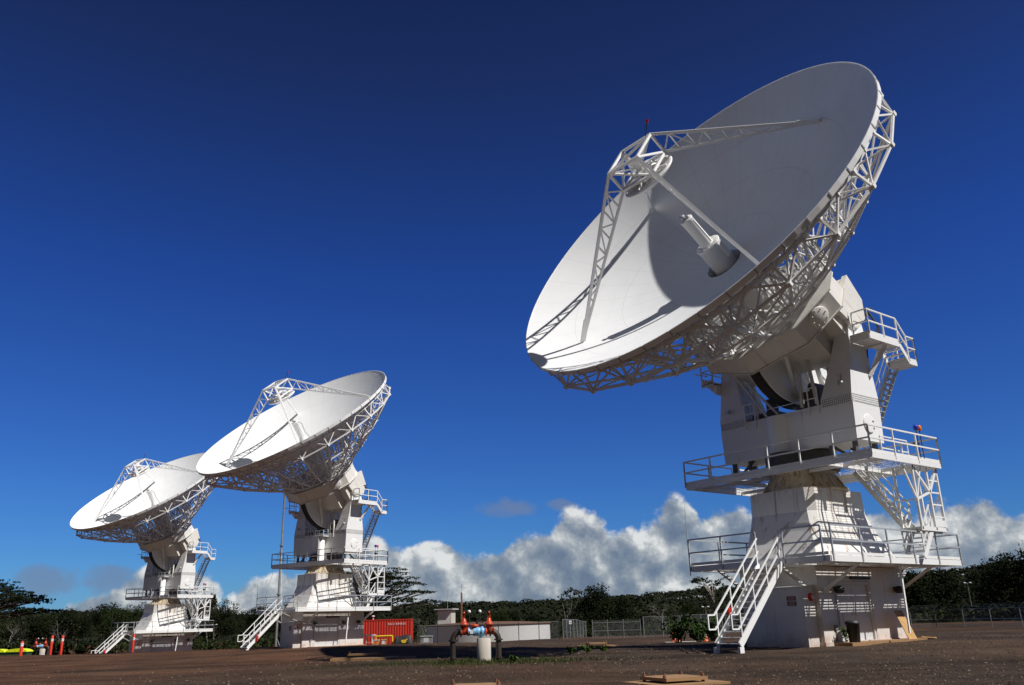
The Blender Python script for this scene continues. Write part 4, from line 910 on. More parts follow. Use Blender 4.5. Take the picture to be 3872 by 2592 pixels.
# round tank with hut
TX, TY, TR = -3.5, 102.0, 7.0
t = empty('water_tank', (TX, TY, -1.0)); tag(t, 'low round grey concrete water tank with a brown roof edge', 'tank')
b = MB(); b.lathe([(TR, 0), (TR, 2.28)], 96, cap=False); mkobj('wall', b.mesh('wall', 'tank'), t)
b = MB(); b.lathe([(TR-.1, 2.26), (TR+.10, 2.29), (TR+.12, 2.45), (TR*.5, 2.62), (0, 2.7)], 96); mkobj('roof', b.mesh('roof', 'tankrim'), t)
b = MB(); b.lathe([(TR+.14, 0), (TR+.14, .36), (TR, .42)], 96, cap=False); mkobj('footing', b.mesh('footing', 'stained'), t)
t = empty('tank_hut', (-8.55, 103.0, 1.35), -.28); tag(t, 'small pale box hut with flat overhanging roof on the round tank', 'hut')
b = MB(); b.box(-.85, .85, -.75, .75, 0, 1.72); mkobj('wall', b.mesh('wall', 'concrete'), t); b = MB(); b.box(-1.15, 1.15, -1.05, 1.05, 1.76, 1.86); b.box(-.95, .95, -.85, .85, 1.72, 1.76); mkobj('roof', b.mesh('roof', 'tank'), t)
b = MB(); b.bar((-.76, -.757, .05), (.78, -.757, .05), .015, .04); b.box(-.74, .76, -.76, -.75, .08, 1.6); mkobj('panel', b.mesh('panel', 'white'), t)
b = MB(); b.tube([(0, 0, 0), (0, 0, 2.2)], .02, 6); b.bar((-1.1, 0, 1.95), (.2, 0, 2.0), .025); o = mkobj('roof_antenna', b.mesh('roof_antenna', 'galv')); o.location = (-8.4, 103.0, 3.2); tag(o, 'thin antenna mast standing on the small hut roof', 'antenna')
# rusty mast
t = empty('lattice_mast', (-7.1, 108.0, -1.1)); tag(t, 'thin rusty radio mast rising behind the round tank', 'mast')
b = MB(); 
for a in (0, 2.09, 4.19): b.tube([(.14*math.cos(a), .14*math.sin(a), 0), (.10*math.cos(a), .10*math.sin(a), 6.2)], .03, 5)
for k in range(14): a, c = 2.09*(k % 3), 2.09*((k+1) % 3); b.bar((.13*math.cos(a), .13*math.sin(a), .44*k), (.13*math.cos(c), .13*math.sin(c), .44*(k+1)), .025)
b.lathe([(.10, 3.0), (.08, 6.3)], 8); b.tube([(0, 0, 6.2), (0, 0, 7.3)], .02, 5); mkobj('shaft', b.mesh('shaft', 'wood_post'), t)
b = MB(); b.bar((-.35, 0, 6.95), (.85, 0, 6.85), .03); b.bar((.1, 0, 6.6), (.5, 0, 6.7), .025); mkobj('antenna_arm', b.mesh('antenna_arm', 'galv'), t)
# tall pole behind the middle antenna
t = empty('guyed_pole', (-25.35, 92.0, -1.0)); tag(t, 'tall thin grey pole standing behind the middle antenna', 'pole')
b = MB(); b.tube([(0, 0, 0), (0, 0, 6), (0, 0, 6.02), (0, 0, 11), (0, 0, 11.02), (0, 0, 17)], [.125, .125, .115, .115, .10, .09], 12)
for z in (5.9, 10.9): b.lathe([(.2, z), (.2, z+.12)], 12)
mkobj('shaft', b.mesh('shaft', 'wood_grey'), t)
b = MB()
for x, y in ((-3.2, 1), (2.0, 3), (1.2, -2.2)): b.bar((0, 0, 10.9), (x, y, .3), .022)
b.bar((.9, -.2, .0), (.05, 0, 1.6), .05); mkobj('guy_wire', b.mesh('guy_wire', 'galv'), t)
b = MB(); b.box(-.85, -.55, -.15, .1, -.1, .32); mkobj('anchor_box', b.mesh('anchor_box', 'plastic_white'), t)

# ---------------------------------------------------------------- fences, gate, lights
def fence(name, pts, h, lab, arms=False, grp=None, cat='fence', rails=(1.0,), dark=False, postr=.035):
    t = empty(name, (pts[0][0], pts[0][1], pts[0][2])); tag(t, lab, cat, grp); o0 = V(pts[0]); P = [V(p)-o0 for p in pts]
    for p in P:
        b = MB(); b.tube([p+V((0, 0, -.2)), p+V((0, 0, h))], postr, 8)
        if arms: b.bar(p+V((0, 0, h)), p+V((.28, -.22, h+.30)), .05)
        mkobj('post', b.mesh('post', 'fence_steel' if not dark else 'dark'), t)
    b = MB()
    for a, c in zip(P[:-1], P[1:]):
        for r in rails: b.bar(a+V((0, 0, h*r-.04)), c+V((0, 0, h*r-.04)), .045)
        if arms:
            for k in range(3): d = V((.28, -.22, .30))*((k+1)/3); b.bar(a+V((0, 0, h))+d, c+V((0, 0, h))+d, .014)
    mkobj('rail', b.mesh('rail', 'fence_steel'), t)
    b = MB()
    for a, c in zip(P[:-1], P[1:]): b.add([a+V((0, 0, .03)), c+V((0, 0, .03)), c+V((0, 0, h-.05)), a+V((0, 0, h-.05))], [(0, 1, 2, 3)])
    mkobj('chain_link', b.mesh('chain_link', 'chain'), t)
    return t
def gp(x, y, dz=0): return (x, y, hz(x, y)+dz)
fence('chain_link_fence', [gp(-10.2+2.02*k, 88.0) for k in range(8)], 1.75, 'chain-link fence running in front of the round tank', dark=True)
fence('chain_link_fence', [gp(4.3+.50*k, 88.0+2.3*k) for k in range(8)], 1.9, 'receding chain-link fence right of the round tank')
t = fence('fence_panel', [gp(7.3, 88.6), gp(8.8, 88.6), gp(10.4, 88.6), gp(12.1, 88.6)], 1.75, 'open pipe-rail fence section left of the closed gate', rails=(.42, .86))
fence('chain_link_gate', [gp(12.4, 88.5), gp(14.3, 88.5), gp(16.1, 88.5)], 1.95, 'left leaf of the grey chain-link gate', cat='gate', postr=.045)
fence('chain_link_gate', [gp(16.3, 88.5), gp(18.2, 88.5), gp(20.3, 88.5)], 2.0, 'right leaf of the grey chain-link gate', cat='gate', postr=.05)
fence('chain_link_fence', [gp(20.6, 88.4), gp(23.2, 88.2), gp(26, 88), gp(29, 87), gp(32, 84)], 1.9, 'chain-link fence with two white notices right of the gate', rails=(.55, .95))
fence('chain_link_fence', [gp(31.5, 77), gp(33.4, 75.5), gp(35.2, 74.8), gp(36.9, 73.5), gp(37.3, 70), gp(37.6, 66.3), gp(38.0, 62.5), gp(38.4, 58)], 1.45, 'chain-link fence with angled barbed-wire arms at the right edge', arms=True, rails=(.45, 1.0))
for x, z0, z1, w, lab in ((22.3, 1.22, 1.52, .42, 'larger white notice sign on the fence right of the gate'), (22.45, .65, .82, .32, 'smaller white notice sign low on the fence right of the gate'), (5.45, 1.4, 1.75, .28, 'pale square sign on the receding fence by the round tank')):
    y = 88.1 if x > 20 else 92.0
    t = empty('notice_sign', (x if x > 20 else 5.3, y, hz(x, y))); tag(t, lab, 'sign'); b = MB(); b.box(-w/2, w/2, -.02, 0, z0, z1); mkobj('board', b.mesh('board', 'plastic_white'), t)
    b = MB()
    zz = (z0+z1)/2; b.box(-w*.36, w*.36, -.024, -.021, zz-.03, zz+.03)
    mkobj('lettering', b.mesh('lettering', 'greybox'), t)
def floodlight(x, y, z, h, lab):
    t = empty('light_pole', (x, y, z)); tag(t, lab, 'lamp post'); b = MB(); b.tube([(0, 0, 0), (0, 0, h)], [.06, .04], 8); b.bar((-.34, 0, h), (.34, 0, h), .04); mkobj('shaft', b.mesh('shaft', 'wood_grey'), t)
    for s_ in (-1, 1):
        b = MB(); b.hexa([(s_*.34-.13, -.2, h-.03), (s_*.34+.13, -.2, h-.03), (s_*.34+.13, .05, h+.03), (s_*.34-.13, .05, h+.03), (s_*.34-.12, -.2, h+.05), (s_*.34+.12, -.2, h+.05), (s_*.34+.12, .05, h+.10), (s_*.34-.12, .05, h+.10)]); mkobj('lamp_head', b.mesh('lamp_head', 'tank'), t)
floodlight(22.9, 108.0, -1.0, 3.7, 'twin-head light pole left of the largest antenna stair'); floodlight(55.5, 108.0, -.9, 5.6, 'twin-head light pole in front of the trees at the right edge'); floodlight(-47.5, 137.0, -1.1, 3.4, 'twin-head light pole right of the smallest antenna')

# red marker posts, green bins at left
for x, y, z, h, lab, tilt in ((-39.4, 70, -.12, 1.22, 'red post with white bands standing beside the green bins', .0), (-45.0, 85, -.32, 1.78, 'red post with white bands, left one of the close pair', .0), (-44.0, 85, -.26, 1.68, 'red post with white bands, right one of the close pair', .0), (-41.5, 95, -.62, 2.0, 'red post with white bands right in front of the smallest antenna', .0)):
    t = empty('marker_post', (x, y, z)); t.rotation_euler = (0, tilt, 0); tag(t, lab, 'post', 'red and white marker posts'); r = .12
    b = MB(); b.lathe([(r, -.3), (r, h-.06), (r*.7, h), (0, h+.01)], 18); mkobj('shaft', b.mesh('shaft', 'post_red'), t)
    for k in range(2): q = MB(); q.lathe([(r*1.015, h*.70+.13*k), (r*1.015, h*.70+.13*k+.10)], 18, cap=False); mkobj('white_band', q.mesh('white_band', 'plastic_white'), t)
for k, (x, lab) in enumerate(((-50.15, 'dark green bin with yellow-green domed lid, cut by the left edge'), (-48.0, 'dark green bin with yellow-green domed lid beside the red post'))):
    t = empty('recycling_bin', (x, 85, -.45)); tag(t, lab, 'bin'); b = MB(); b.box(-.95, .95, -.5, .5, -.2, .50); b.box(-1.0, 1.0, -.55, .55, .42, .5); mkobj('bin_body', b.mesh('bin_body', 'green_bin'), t)
    b = MB(); vs = [];
    for j in range(13): a = PI*j/12; vs += [(-1.03*math.cos(a), -.58, .50+.30*math.sin(a)), (-1.03*math.cos(a), .58, .50+.30*math.sin(a))]
    b.add(vs, [(2*j, 2*j+1, 2*j+3, 2*j+2) for j in range(12)], True); b.add([vs[2*j] for j in range(13)], [tuple(range(13))]); mkobj('lid', b.mesh('lid', 'lime'), t)

# ---------------------------------------------------------------- trees
def crown_mesh(seed, n, w, h, s, lm, lobes=9, flat_=.8, per=16):
    rr = random.Random(seed); b = MB(); cs = []
    for k in range(lobes):
        a = rr.uniform(0, 6.28); q = rr.uniform(.15, .75); cs.append((V((math.cos(a)*q*w/2, math.sin(a)*q*w/2, h*rr.uniform(-.15, .45))), rr.uniform(.22, .36)*w))
    for k in range(n//per):
        c, r = rr.choice(cs); d = V((rr.gauss(0, 1), rr.gauss(0, 1), rr.gauss(.25, 1))).normalized(); leaf_clump(b, c+V((d.x*r, d.y*r, d.z*r*flat_))*rr.uniform(.7, 1.05), .12*w, per, s, rr, .6)
    return b.mesh('crown', lm)
def trunk_mesh(seed, h, r, w, mat, branches=6):
    rr = random.Random(seed); b = MB(); b.tube([(0, 0, -.5), (rr.uniform(-.1, .1), 0, h*.35), (rr.uniform(-.3, .3), rr.uniform(-.3, .3), h*.8)], [r, r*.8, r*.35], 8)
    for k in range(branches):
        z = h*rr.uniform(.35, .75); a = rr.uniform(0, 6.28); L = w*rr.uniform(.25, .45); b.tube([(0, 0, z), (math.cos(a)*L*.5, math.sin(a)*L*.5, z+L*.35), (math.cos(a)*L, math.sin(a)*L, z+L*.6)], [r*.45, r*.3, r*.1], 6)
    return b.mesh('trunk', mat)
KIN = []
for k in range(6):
    lm = ['leaf_dark', 'leaf_mid', 'leaf_dark', 'leaf_grey', 'leaf_dark', 'leaf_mid'][k]
    KIN.append((crown_mesh(40+k, 6400, 6.0, 5.0, .135, lm, 12), trunk_mesh(60+k, 4.2, .22, 6, ['bark_dark', 'bark', 'bark_dark', 'bark', 'bark_dark', 'bark_dark'][k])))
def tree(x, y, z, s, kind, lab, grp=None, rz=0.0, sz=1.0, name='broadleaf_tree'):
    t = empty(name, (x, y, z), rz); t.scale = (s, s, s*sz); tag(t, lab, 'tree', grp)
    mkobj('trunk', KIN[kind][1], t); mkobj('crown', KIN[kind][0], t, Matrix.Translation((0, 0, 4.3)))
    return t
rr = random.Random(21); KL = ['dark green broadleaf tree in the tree line behind the site', 'mid green broadleaf tree in the tree line behind the site', 'dark green broadleaf tree in the tree line behind the site', 'greyish sparse-leaved tree in the tree line behind the site', 'dark green broadleaf tree in the tree line behind the site', 'mid green broadleaf tree in the tree line behind the site']
def line(x0, x1, y0, y1, n, s0, s1):
    for k in range(n):
        x = x0+(x1-x0)*(k+rr.uniform(.1, .9))/n; y = rr.uniform(y0, y1); kd = rr.choice((0, 0, 1, 2, 2, 3, 4, 4, 5)); tree(x, y, -1.2, rr.uniform(s0, s1), kd, KL[kd], ['dark green trees behind the site', 'mid green trees behind the site', 'dark green trees behind the site', 'greyish trees behind the site', 'dark green trees behind the site', 'mid green trees behind the site'][kd], rr.uniform(0, 6.28), rr.uniform(.85, 1.15))
line(-112, -58, 124, 150, 22, .42, .92); line(-58, -22, 138, 165, 13, .48, .95); line(-112, -40, 150, 178, 16, .70, 1.08)
line(-24, 30, 126, 150, 18, .26, .58); line(-20, 60, 150, 178, 16, .30, .62); line(28, 60, 112, 135, 11, .34, .62); line(56, 105, 118, 150, 14, .95, 1.3)
tree(10.0, 118, -1.2, .86, 0, 'tallest dark bushy tree in the centre behind the fence', None, .4, 1.12); tree(14.2, 120, -1.2, .74, 4, 'dark bushy tree right of the tallest central tree', None, 1.0, .98)
tree(-3.0, 116, -1.2, .62, 1, 'low bright green tree behind the right end of the round tank', None, 2.0, .9); tree(-8.2, 117, -1.2, .6, 5, 'low bright green tree behind the small tank hut', None, 2.6, .9)
for x, y, s, sz, k, lab in ((57, 101, 1.05, 1.12, 0, 'tall dark tree at the right edge, left one of the pair'), (62.5, 99, 1.25, 1.2, 4, 'tallest dark tree cut by the right edge'), (49, 108, .95, 1.0, 2, 'dark rounded tree behind the light pole at the right')):
    tree(x, y, -1.0, s, k, lab, None, x, sz)
# conifer
t = empty('conifer_tree', (-55.5, 158, -1.2)); tag(t, 'dark cone-shaped conifer right of the smallest antenna', 'tree'); b = MB(); r3 = random.Random(4)
for k in range(170): f = r3.random()**.8; r = 2.0*(1-f)**.7+.15; a = r3.uniform(0, 6.28); leaf_clump(b, (math.cos(a)*r*r3.uniform(.5, 1), math.sin(a)*r*r3.uniform(.5, 1), 1.0+7.6*f), .5, 12, .2, r3)
mkobj('crown', b.mesh('crown', 'leaf_dark'), t); b = MB(); b.tube([(0, 0, -.5), (0, 0, 8.2)], [.25, .04], 8); mkobj('trunk', b.mesh('trunk', 'bark_dark'), t)
# umbrella trees with layered flat canopies
def umbrella(x, y, z, h, w, lab, seed, layers, lean=0.0):
    r4 = random.Random(seed); t = empty('umbrella_tree', (x, y, z)); tag(t, lab, 'tree'); tr = MB(); cr = MB()
    tr.tube([(0, 0, -.5), (lean*.2, 0, h*.22), (lean*.4, 0, h*.42)], [.45, .36, .28], 9); base = V((lean*.4, 0, h*.42))
    for k in range(layers):
        a = 2*PI*k/layers*2.4+r4.uniform(-.3, .3); rad = w/2*r4.uniform(.25, .92); f = 1-(rad/(w/2))**1.6*.58; tip = V((math.cos(a)*rad+lean, math.sin(a)*rad*.8, h*f*r4.uniform(.88, 1.0)))
        mid = base+(tip-base)*.5+V((0, 0, -h*.02)); tr.tube([base+V((0, 0, -h*.1*r4.random())), mid, tip+V((0, 0, -.15))], [.17, .11, .04], 6)
        for j in range(3): a2 = r4.uniform(0, 6.28); e = tip+V((math.cos(a2)*w*.09, math.sin(a2)*w*.09, .1)); tr.tube([mid+(tip-mid)*.4, e], [.06, .02], 5)
        pw = w*r4.uniform(.09, .15)
        for j in range(26):
            a2 = r4.uniform(0, 6.28); q = math.sqrt(r4.random())*pw; leaf_clump(cr, tip+V((math.cos(a2)*q*1.25, math.sin(a2)*q, .20-.25*(q/pw)**2+r4.uniform(-.08, .08))), .42, 9, .15, r4, .28, 1.2)
    mkobj('trunk', tr.mesh('trunk', 'bark_dark'), t); mkobj('crown', cr.mesh('crown', 'leaf_dark'), t)
umbrella(-21.5, 122, -1.2, 11.2, 20, 'spreading umbrella-shaped tree behind the middle antenna', 5, 58)
umbrella(-66.0, 102, -1.0, 9.8, 22, 'spreading umbrella-shaped tree cut by the left edge', 9, 64)
# thin pale-trunked tree
t = empty('slender_tree', (33.0, 148, -1.2)); tag(t, 'slender pale-trunked tree with sparse flat crown left of the largest antenna deck', 'tree'); tr = MB(); cr = MB(); r5 = random.Random(6)
tr.tube([(1.2, 0, -.3), (.7, 0, 2.2), (.0, 0, 4.0), (-.2, 0, 6.2), (-.1, 0, 8.2)], [.16, .14, .12, .1, .05], 8)
for k in range(9):
    a = r5.uniform(0, 6.28); L = r5.uniform(1.4, 3.2); e = V((-.3+math.cos(a)*L*1.1, math.sin(a)*L*.7, 8.1+r5.uniform(-.3, 1.0)-.1*L)); tr.tube([(-.2, 0, r5.uniform(4.2, 6.8)), e*.5+V((-.1, 0, 3.6)), e], [.07, .05, .02], 5)
    for j in range(8): leaf_clump(cr, e+V((r5.gauss(0, .55), r5.gauss(0, .5), r5.gauss(0, .16))), .34, 9, .17, r5, .4)
mkobj('trunk', tr.mesh('trunk', 'bark'), t); mkobj('crown', cr.mesh('crown', 'leaf_mid'), t)
t = empty('sparse_tree', (6.4, 119, -1.2)); tag(t, 'thin wispy tree just left of the tallest central tree', 'tree'); tr = MB(); cr = MB()
for k in range(5):
    e = V((-.6+.6*k+r5.uniform(-.2, .2), r5.uniform(-.6, .6), 5.6+r5.uniform(0, 1.0))); tr.tube([(0, 0, -.3), (e.x*.4, e.y*.4, 3.4), e], [.09, .06, .02], 5)
    for j in range(5): leaf_clump(cr, e+V((r5.gauss(0, .35), r5.gauss(0, .3), r5.gauss(0, .2))), .36, 12, .15, r5, .5)
mkobj('trunk', tr.mesh('trunk', 'bark_grey'), t); mkobj('crown', cr.mesh('crown', 'leaf_grey'), t)
for x, y, s_, lab in ((19.0, 112, 1.0, 'bare pale-branched dead tree left of the slender tree'), (-12.5, 119, .8, 'bare branched sapling left of the rusty mast')):
    t = empty('bare_tree', (x, y, -1.2), 0, s_); tag(t, lab, 'tree'); tr = MB()
    def br(p, d, L, r, dep):
        q = p+d*L; tr.tube([p, (p+q)/2+V((r5.gauss(0, .05), r5.gauss(0, .05), 0))*L, q], [r, r*.8, r*.55], 5)
        if dep:
            for _ in range(3): br(p+d*L*r5.uniform(.55, 1), (d+V((r5.gauss(0, .55), r5.gauss(0, .55), r5.gauss(.05, .3)))).normalized(), L*r5.uniform(.5, .75), r*.55, dep-1)
    br(V((0, 0, -.2)), V((-.25, 0, 1)).normalized(), 2.6, .11, 4); mkobj('trunk', tr.mesh('trunk', 'bark_grey'), t)
    cr = MB(); [leaf_clump(cr, (r5.gauss(-.8, 1.0), r5.gauss(0, .8), r5.uniform(3, 5)), .2, 3, .12, r5) for _ in range(24)]; mkobj('crown', cr.mesh('crown', 'leaf_grey'), t)

for k, (x, y, s_) in enumerate(((-72, 124, 1.2), (-66, 126, 1.0), (-48, 136, 1.1), (-10, 124, .9), (24, 115, 1.1), (27, 118, .9), (44, 112, 1.0), (48, 114, 1.2), (-80, 124, 1.1))):
    t = empty('bare_tree', (x, y, -1.2), x, s_); tag(t, 'greyish bare-branched tree standing in front of the dark tree line', 'tree', 'bare grey trees before the tree line'); tr = MB()
    br(V((0, 0, -.2)), V((r5.uniform(-.3, .3), 0, 1)).normalized(), 2.4, .08, 4); mkobj('trunk', tr.mesh('trunk', 'bark_grey'), t)
    cr = MB(); [leaf_clump(cr, (r5.gauss(0, 1.3), r5.gauss(0, 1.0), r5.uniform(2.5, 5.5)), .25, 4, .10, r5) for _ in range(60)]; mkobj('crown', cr.mesh('crown', 'leaf_grey'), t)
# undergrowth band and hill forest
r6 = random.Random(77); b = MB()
for k in range(1500):
    x = r6.uniform(-115, 105); y = (118 if x < 30 else 104)+r6.uniform(-5, 12)+(6 if -60 < x < -35 else 0)+max(0, -x-60)*.1
    if y < 113 and x < -30: y += 12
    z = hz(x, y); h = r6.uniform(.5, 2.6); leaf_clump(b, (x, y, z+h*.5), h*.6, 22, .24, r6, .8)
tag(mkobj('undergrowth', b.mesh('undergrowth', 'leaf_mid')), 'dense low undergrowth along the foot of the tree line', 'undergrowth', kind='stuff')
HS = [(-.75, 10), (-.6, 10), (-.45, 8), (-.3, 4), (-.2, 6.2), (-.08, 8.8), (.02, 9.2), (.12, 10.8), (.2, 13.0), (.32, 16.5), (.42, 19.5), (.5, 22.5), (.58, 26), (.75, 29)]
def hill_top(u):
    for (a, za), (c, zc) in zip(HS[:-1], HS[1:]):
        if a <= u <= c: return za+(zc-za)*(u-a)/(c-a)
    return HS[0][1] if u < 0 else HS[-1][1]
def hill(x, y):
    f = max(0, min(1, (y-185)/(560-185))); f = f*f*(3-2*f); u = x/max(y, 1)
    return -1.15+(hill_top(u)*y/560.0*.93+1.0)*f+1.2*f*math.sin(x*.03+1.0)*math.sin(y*.021)
vs = []; fs = []; ysl = [180+16*i for i in range(40)]
for y in ysl:
    for i in range(81): x = (i/80*2-1)*y*.85; vs.append((x, y, hill(x, y) if y < 780 else hill(x, y)))
for j in range(len(ysl)-1):
    for i in range(80): a = j*81+i; fs.append((a, a+1, a+82, a+81))
b = MB(); b.add(vs, fs, True); tag(mkobj('hills', b.mesh('hills', 'leaf_forest')), kind='structure')
b = MB()
for k in range(2300):
    y = 185+430*r6.random()**1.25; x = r6.uniform(-.76, .72)*y; z = hill(x, y); R = r6.uniform(2.6, 4.6)*(1+.0005*y); n = 110 if y < 330 else 80; sz = .30+y*.0012
    for q in range(n):
        d = V((r6.gauss(0, 1), r6.gauss(-.25, 1), abs(r6.gauss(.3, .8)))).normalized(); p = V((x, y, z+R*.55))+V((d.x*R, d.y*R, d.z*R*.7))*r6.uniform(.90, 1.04)
        nn = (d+V((r6.gauss(0, .22), r6.gauss(0, .22), r6.gauss(.1, .22)))).normalized(); u = nn.orthogonal().normalized(); w = nn.cross(u); a = r6.uniform(0, 6.28); u, w = u*math.cos(a)+w*math.sin(a), w*math.cos(a)-u*math.sin(a); kk = sz*r6.uniform(.6, 1.3)
        b.add([p-u*kk, p-w*kk*.7, p+u*kk, p+w*kk*.7], [(0, 1, 2, 3)])
tag(mkobj('forest', b.mesh('forest', 'leaf_forest')), 'dark continuous forest covering the low hills behind', 'forest', kind='stuff')

# ---------------------------------------------------------------- world: sky with cloud bank
w = bpy.data.worlds.new('World'); bpy.context.scene.world = w; w.use_nodes = True
nt = w.node_tree; bg = nt.nodes['Background']; L = nt.links
sky = N(nt, 'ShaderNodeTexSky'); sky.sky_type = 'NISHITA'; sky.sun_disc = False; sky.sun_elevation = SUN_EL; sky.sun_rotation = SUN_AZ; sky.altitude = 300; sky.air_density = 1.0; sky.dust_density = .3; sky.ozone_density = 2.0
tc = N(nt, 'ShaderNodeTexCoord').outputs['Generated']
sx = N(nt, 'ShaderNodeSeparateXYZ'); L.new(tc, sx.inputs[0])
el = math_(nt, 'MULTIPLY', math_(nt, 'ARCSINE', sx.outputs['Z']), 180/PI)
azm = math_(nt, 'MULTIPLY', math_(nt, 'ARCTAN2', sx.outputs['X'], sx.outputs['Y']), 180/PI)
SK = .085
tint = ramp(nt, [(0.0, (.24, .53, 1.0)), (.08, (.19, .485, 1.0)), (.2, (.165, .41, .98)), (.38, (.133, .327, .90)), (.6, (.142, .212, .485)), (.8, (.095, .14, .32)), (1.0, (.06, .08, .17))])  # last stops, above the view, darkened to cut ambient fill
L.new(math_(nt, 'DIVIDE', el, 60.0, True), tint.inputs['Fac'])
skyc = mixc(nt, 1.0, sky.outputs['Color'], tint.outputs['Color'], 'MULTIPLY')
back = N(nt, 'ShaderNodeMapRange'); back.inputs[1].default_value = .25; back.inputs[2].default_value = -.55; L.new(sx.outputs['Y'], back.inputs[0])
skyc = mixc(nt, back.outputs[0], skyc, (.50, .62, .82))  # unseen sky behind the camera set to flat blue-grey to shape the fill light
# cloud puffs: (azimuth deg, elevation deg, half width, half height, weight)
PUFF = [(5.0, .4, 26, 3.6, .95), (-14.0, 1.2, 5.5, 2.4, 1.0), (-9.3, 2.4, 3.0, 3.2, 1.0), (-5.8, 2.4, 3.0, 2.9, 1.1), (-2.0, 2.0, 4.0, 2.6, 1.0), (1.4, 3.0, 3.0, 3.0, 1.0), (4.3, 3.2, 2.8, 4.5, 1.1), (7.2, 2.8, 3.0, 3.2, 1.0), (10.4, 3.4, 2.4, 4.4, 1.15), (14.2, 3.2, 3.2, 4.0, .95), (18, 2.6, 4, 3.4, 1.0), (22.5, 3.2, 4.0, 3.4, 1.0), (27.3, 3.4, 4.2, 3.5, 1.1), (32, 2.4, 5, 3.2, 1.0),
        (-21.8, 1.4, 3.6, 2.5, 1.05), (-25.0, .8, 3.5, 1.7, .8), (-40, .6, 6, .9, .6), (48, 4, 9, 4, 1.0), (64, 5, 8, 4, .9), (-60, 3, 9, 3, .9), (-80, 4, 10, 4, 1), (-52, 2.0, 5, 1.6, .7)]
WISP = [(36.5, 8.0, 5.0, 1.9, .8), (-28.6, 2.9, 2.2, 1.0, .8), (-32.6, 2.6, 1.2, .55, .65), (-.6, 7.2, 2.6, .7, .7), (3.0, 7.4, 1.6, .5, .6), (-25.5, 3.0, 2.0, .9, .7)]
cv = N(nt, 'ShaderNodeCombineXYZ'); L.new(azm, cv.inputs[0]); L.new(el, cv.inputs[1])
def density(da, de, puffs, detail=9):
    mp = N(nt, 'ShaderNodeMapping'); mp.inputs['Location'].default_value = (da, de, 0); L.new(cv.outputs[0], mp.inputs['Vector'])
    wn = noise(nt, .28, 3, .55, mp.outputs[0]); wv = N(nt, 'ShaderNodeVectorMath'); wv.operation = 'MULTIPLY_ADD'; L.new(wn.outputs['Color'], wv.inputs[0]); wv.inputs[1].default_value = (2.6, 1.6, 0); wv.inputs[2].default_value = (-1.3, -.8, 0)
    ad = N(nt, 'ShaderNodeVectorMath'); ad.operation = 'ADD'; L.new(mp.outputs[0], ad.inputs[0]); L.new(wv.outputs[0], ad.inputs[1])
    cur = None
    for a, e_, ra, re_, wt in puffs:
        m2 = N(nt, 'ShaderNodeMapping'); m2.vector_type = 'TEXTURE'; m2.inputs['Location'].default_value = (a, e_, 0); m2.inputs['Scale'].default_value = (ra, re_, 1); L.new(ad.outputs[0], m2.inputs['Vector'])
        ln = N(nt, 'ShaderNodeVectorMath'); ln.operation = 'DOT_PRODUCT'; L.new(m2.outputs[0], ln.inputs[0]); L.new(m2.outputs[0], ln.inputs[1])
        v_ = math_(nt, 'MULTIPLY', math_(nt, 'SUBTRACT', 1.0, ln.outputs['Value'], True), wt)
        cur = v_ if cur is None else math_(nt, 'MAXIMUM', cur, v_)
    nn = noise(nt, .42, detail, .56, mp.outputs[0]); nn.inputs['Lacunarity'].default_value = 2.1
    return math_(nt, 'ADD', cur, math_(nt, 'MULTIPLY', math_(nt, 'SUBTRACT', nn.outputs['Fac'], .5), 1.7)), cur, nn.outputs['Fac']
d0, c0, n0_ = density(0, 0, PUFF); da, ca, n5_ = density(0, 0, [PUFF[0]], 4); d1, c1, n1_ = density(.7, .9, [PUFF[0]], 4)
mask = N(nt, 'ShaderNodeMapRange'); mask.interpolation_type = 'SMOOTHSTEP'; mask.inputs[1].default_value = .08; mask.inputs[2].default_value = .42; L.new(d0, mask.inputs[0])
gate = N(nt, 'ShaderNodeMapRange'); gate.inputs[1].default_value = .0; gate.inputs[2].default_value = .18; L.new(c0, gate.inputs[0])
mk = math_(nt, 'MULTIPLY', mask.outputs[0], gate.outputs[0], True)
lit = math_(nt, 'ADD', math_(nt, 'MULTIPLY', math_(nt, 'SUBTRACT', n5_, n1_), 2.1), .54)
lit = math_(nt, 'ADD', lit, math_(nt, 'MULTIPLY', math_(nt, 'SUBTRACT', n0_, n5_), 1.2))
edge = N(nt, 'ShaderNodeMapRange'); edge.inputs[1].default_value = .85; edge.inputs[2].default_value = .25; edge.inputs[3].default_value = -.06; edge.inputs[4].default_value = .16; L.new(c0, edge.inputs[0])
lit = math_(nt, 'ADD', lit, edge.outputs[0])
pn = noise(nt, .13, 3, .5, cv.outputs[0]); lit2 = math_(nt, 'ADD', lit, math_(nt, 'MULTIPLY', math_(nt, 'SUBTRACT', pn.outputs['Fac'], .5), 1.5), True)
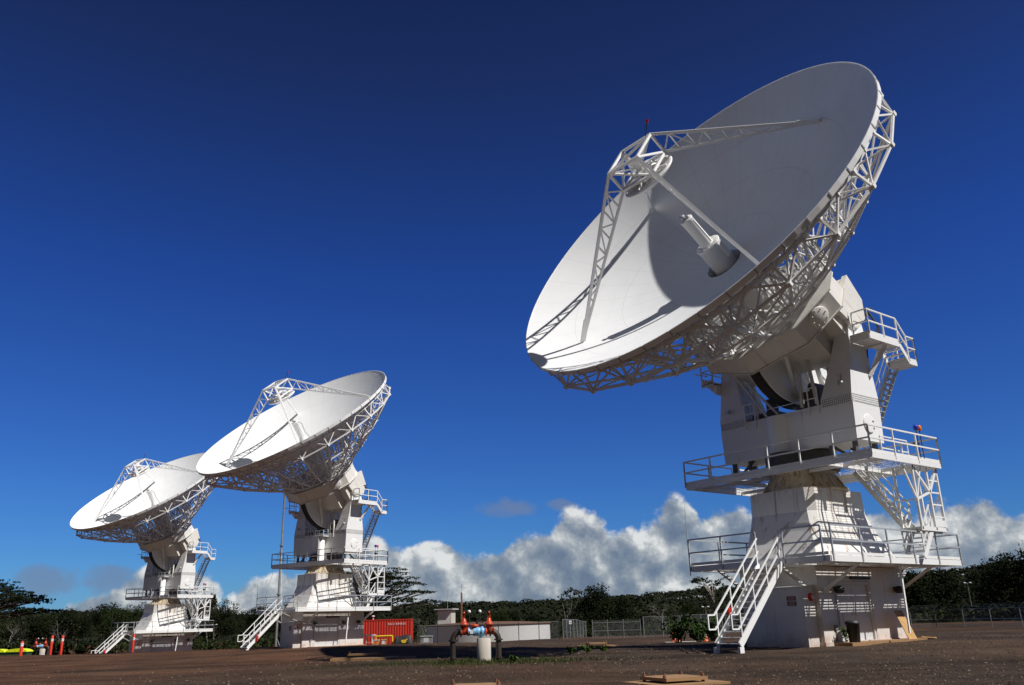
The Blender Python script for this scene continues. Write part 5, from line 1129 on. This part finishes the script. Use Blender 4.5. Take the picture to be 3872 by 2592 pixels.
cc = ramp(nt, [(.0, (.14, .19, .27)), (.35, (.21, .26, .33)), (.62, (.34, .38, .42)), (.85, (.56, .59, .60)), (1.0, (.76, .77, .76))]); L.new(lit2, cc.inputs['Fac'])
cl = mixc(nt, 1.0, cc.outputs['Color'], (1/SK, 1/SK, 1/SK), 'MULTIPLY')
wd, wc, _n = density(0, 0, WISP, 7)
wm = N(nt, 'ShaderNodeMapRange'); wm.interpolation_type = 'SMOOTHSTEP'; wm.inputs[1].default_value = .05; wm.inputs[2].default_value = .75; L.new(wd, wm.inputs[0])
wg = N(nt, 'ShaderNodeMapRange'); wg.inputs[1].default_value = .0; wg.inputs[2].default_value = .25; L.new(wc, wg.inputs[0])
skyc = mixc(nt, math_(nt, 'MULTIPLY', math_(nt, 'MULTIPLY', wm.outputs[0], wg.outputs[0], True), .62), skyc, (.17/SK, .22/SK, .33/SK))
fin = mixc(nt, math_(nt, 'MULTIPLY', mk, .95), skyc, cl)
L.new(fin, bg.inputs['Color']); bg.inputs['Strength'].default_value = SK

# ---------------------------------------------------------------- sun, camera, render
sl = bpy.data.lights.new('sun', 'SUN'); sl.energy = 5.0; sl.angle = math.radians(.53); sl.color = (1, .972, .93)
so = bpy.data.objects.new('sun', sl); C.objects.link(so); so.rotation_euler = SUN_DIR.to_track_quat('Z', 'Y').to_euler(); so.location = SUN_DIR*60
cam = bpy.data.cameras.new('camera'); co = bpy.data.objects.new('camera', cam); C.objects.link(co)
cam.sensor_width = 36; cam.lens = 29.39; cam.clip_end = 12000; cam.clip_start = .1
co.matrix_world = Matrix.Translation((0, 0, CAMZ)) @ Matrix.Rotation(math.radians(90+18.454), 4, 'X') @ Matrix.Rotation(math.radians(-1.531), 4, 'Z')
sc = bpy.context.scene; sc.camera = co
sc.render.engine = 'CYCLES'; sc.cycles.max_bounces = 6; sc.cycles.diffuse_bounces = 3; sc.cycles.transparent_max_bounces = 16
sc.cycles.use_denoising = True
sc.view_settings.view_transform = 'Standard'; sc.view_settings.look = 'None'; sc.view_settings.exposure = 0; sc.view_settings.gamma = 1
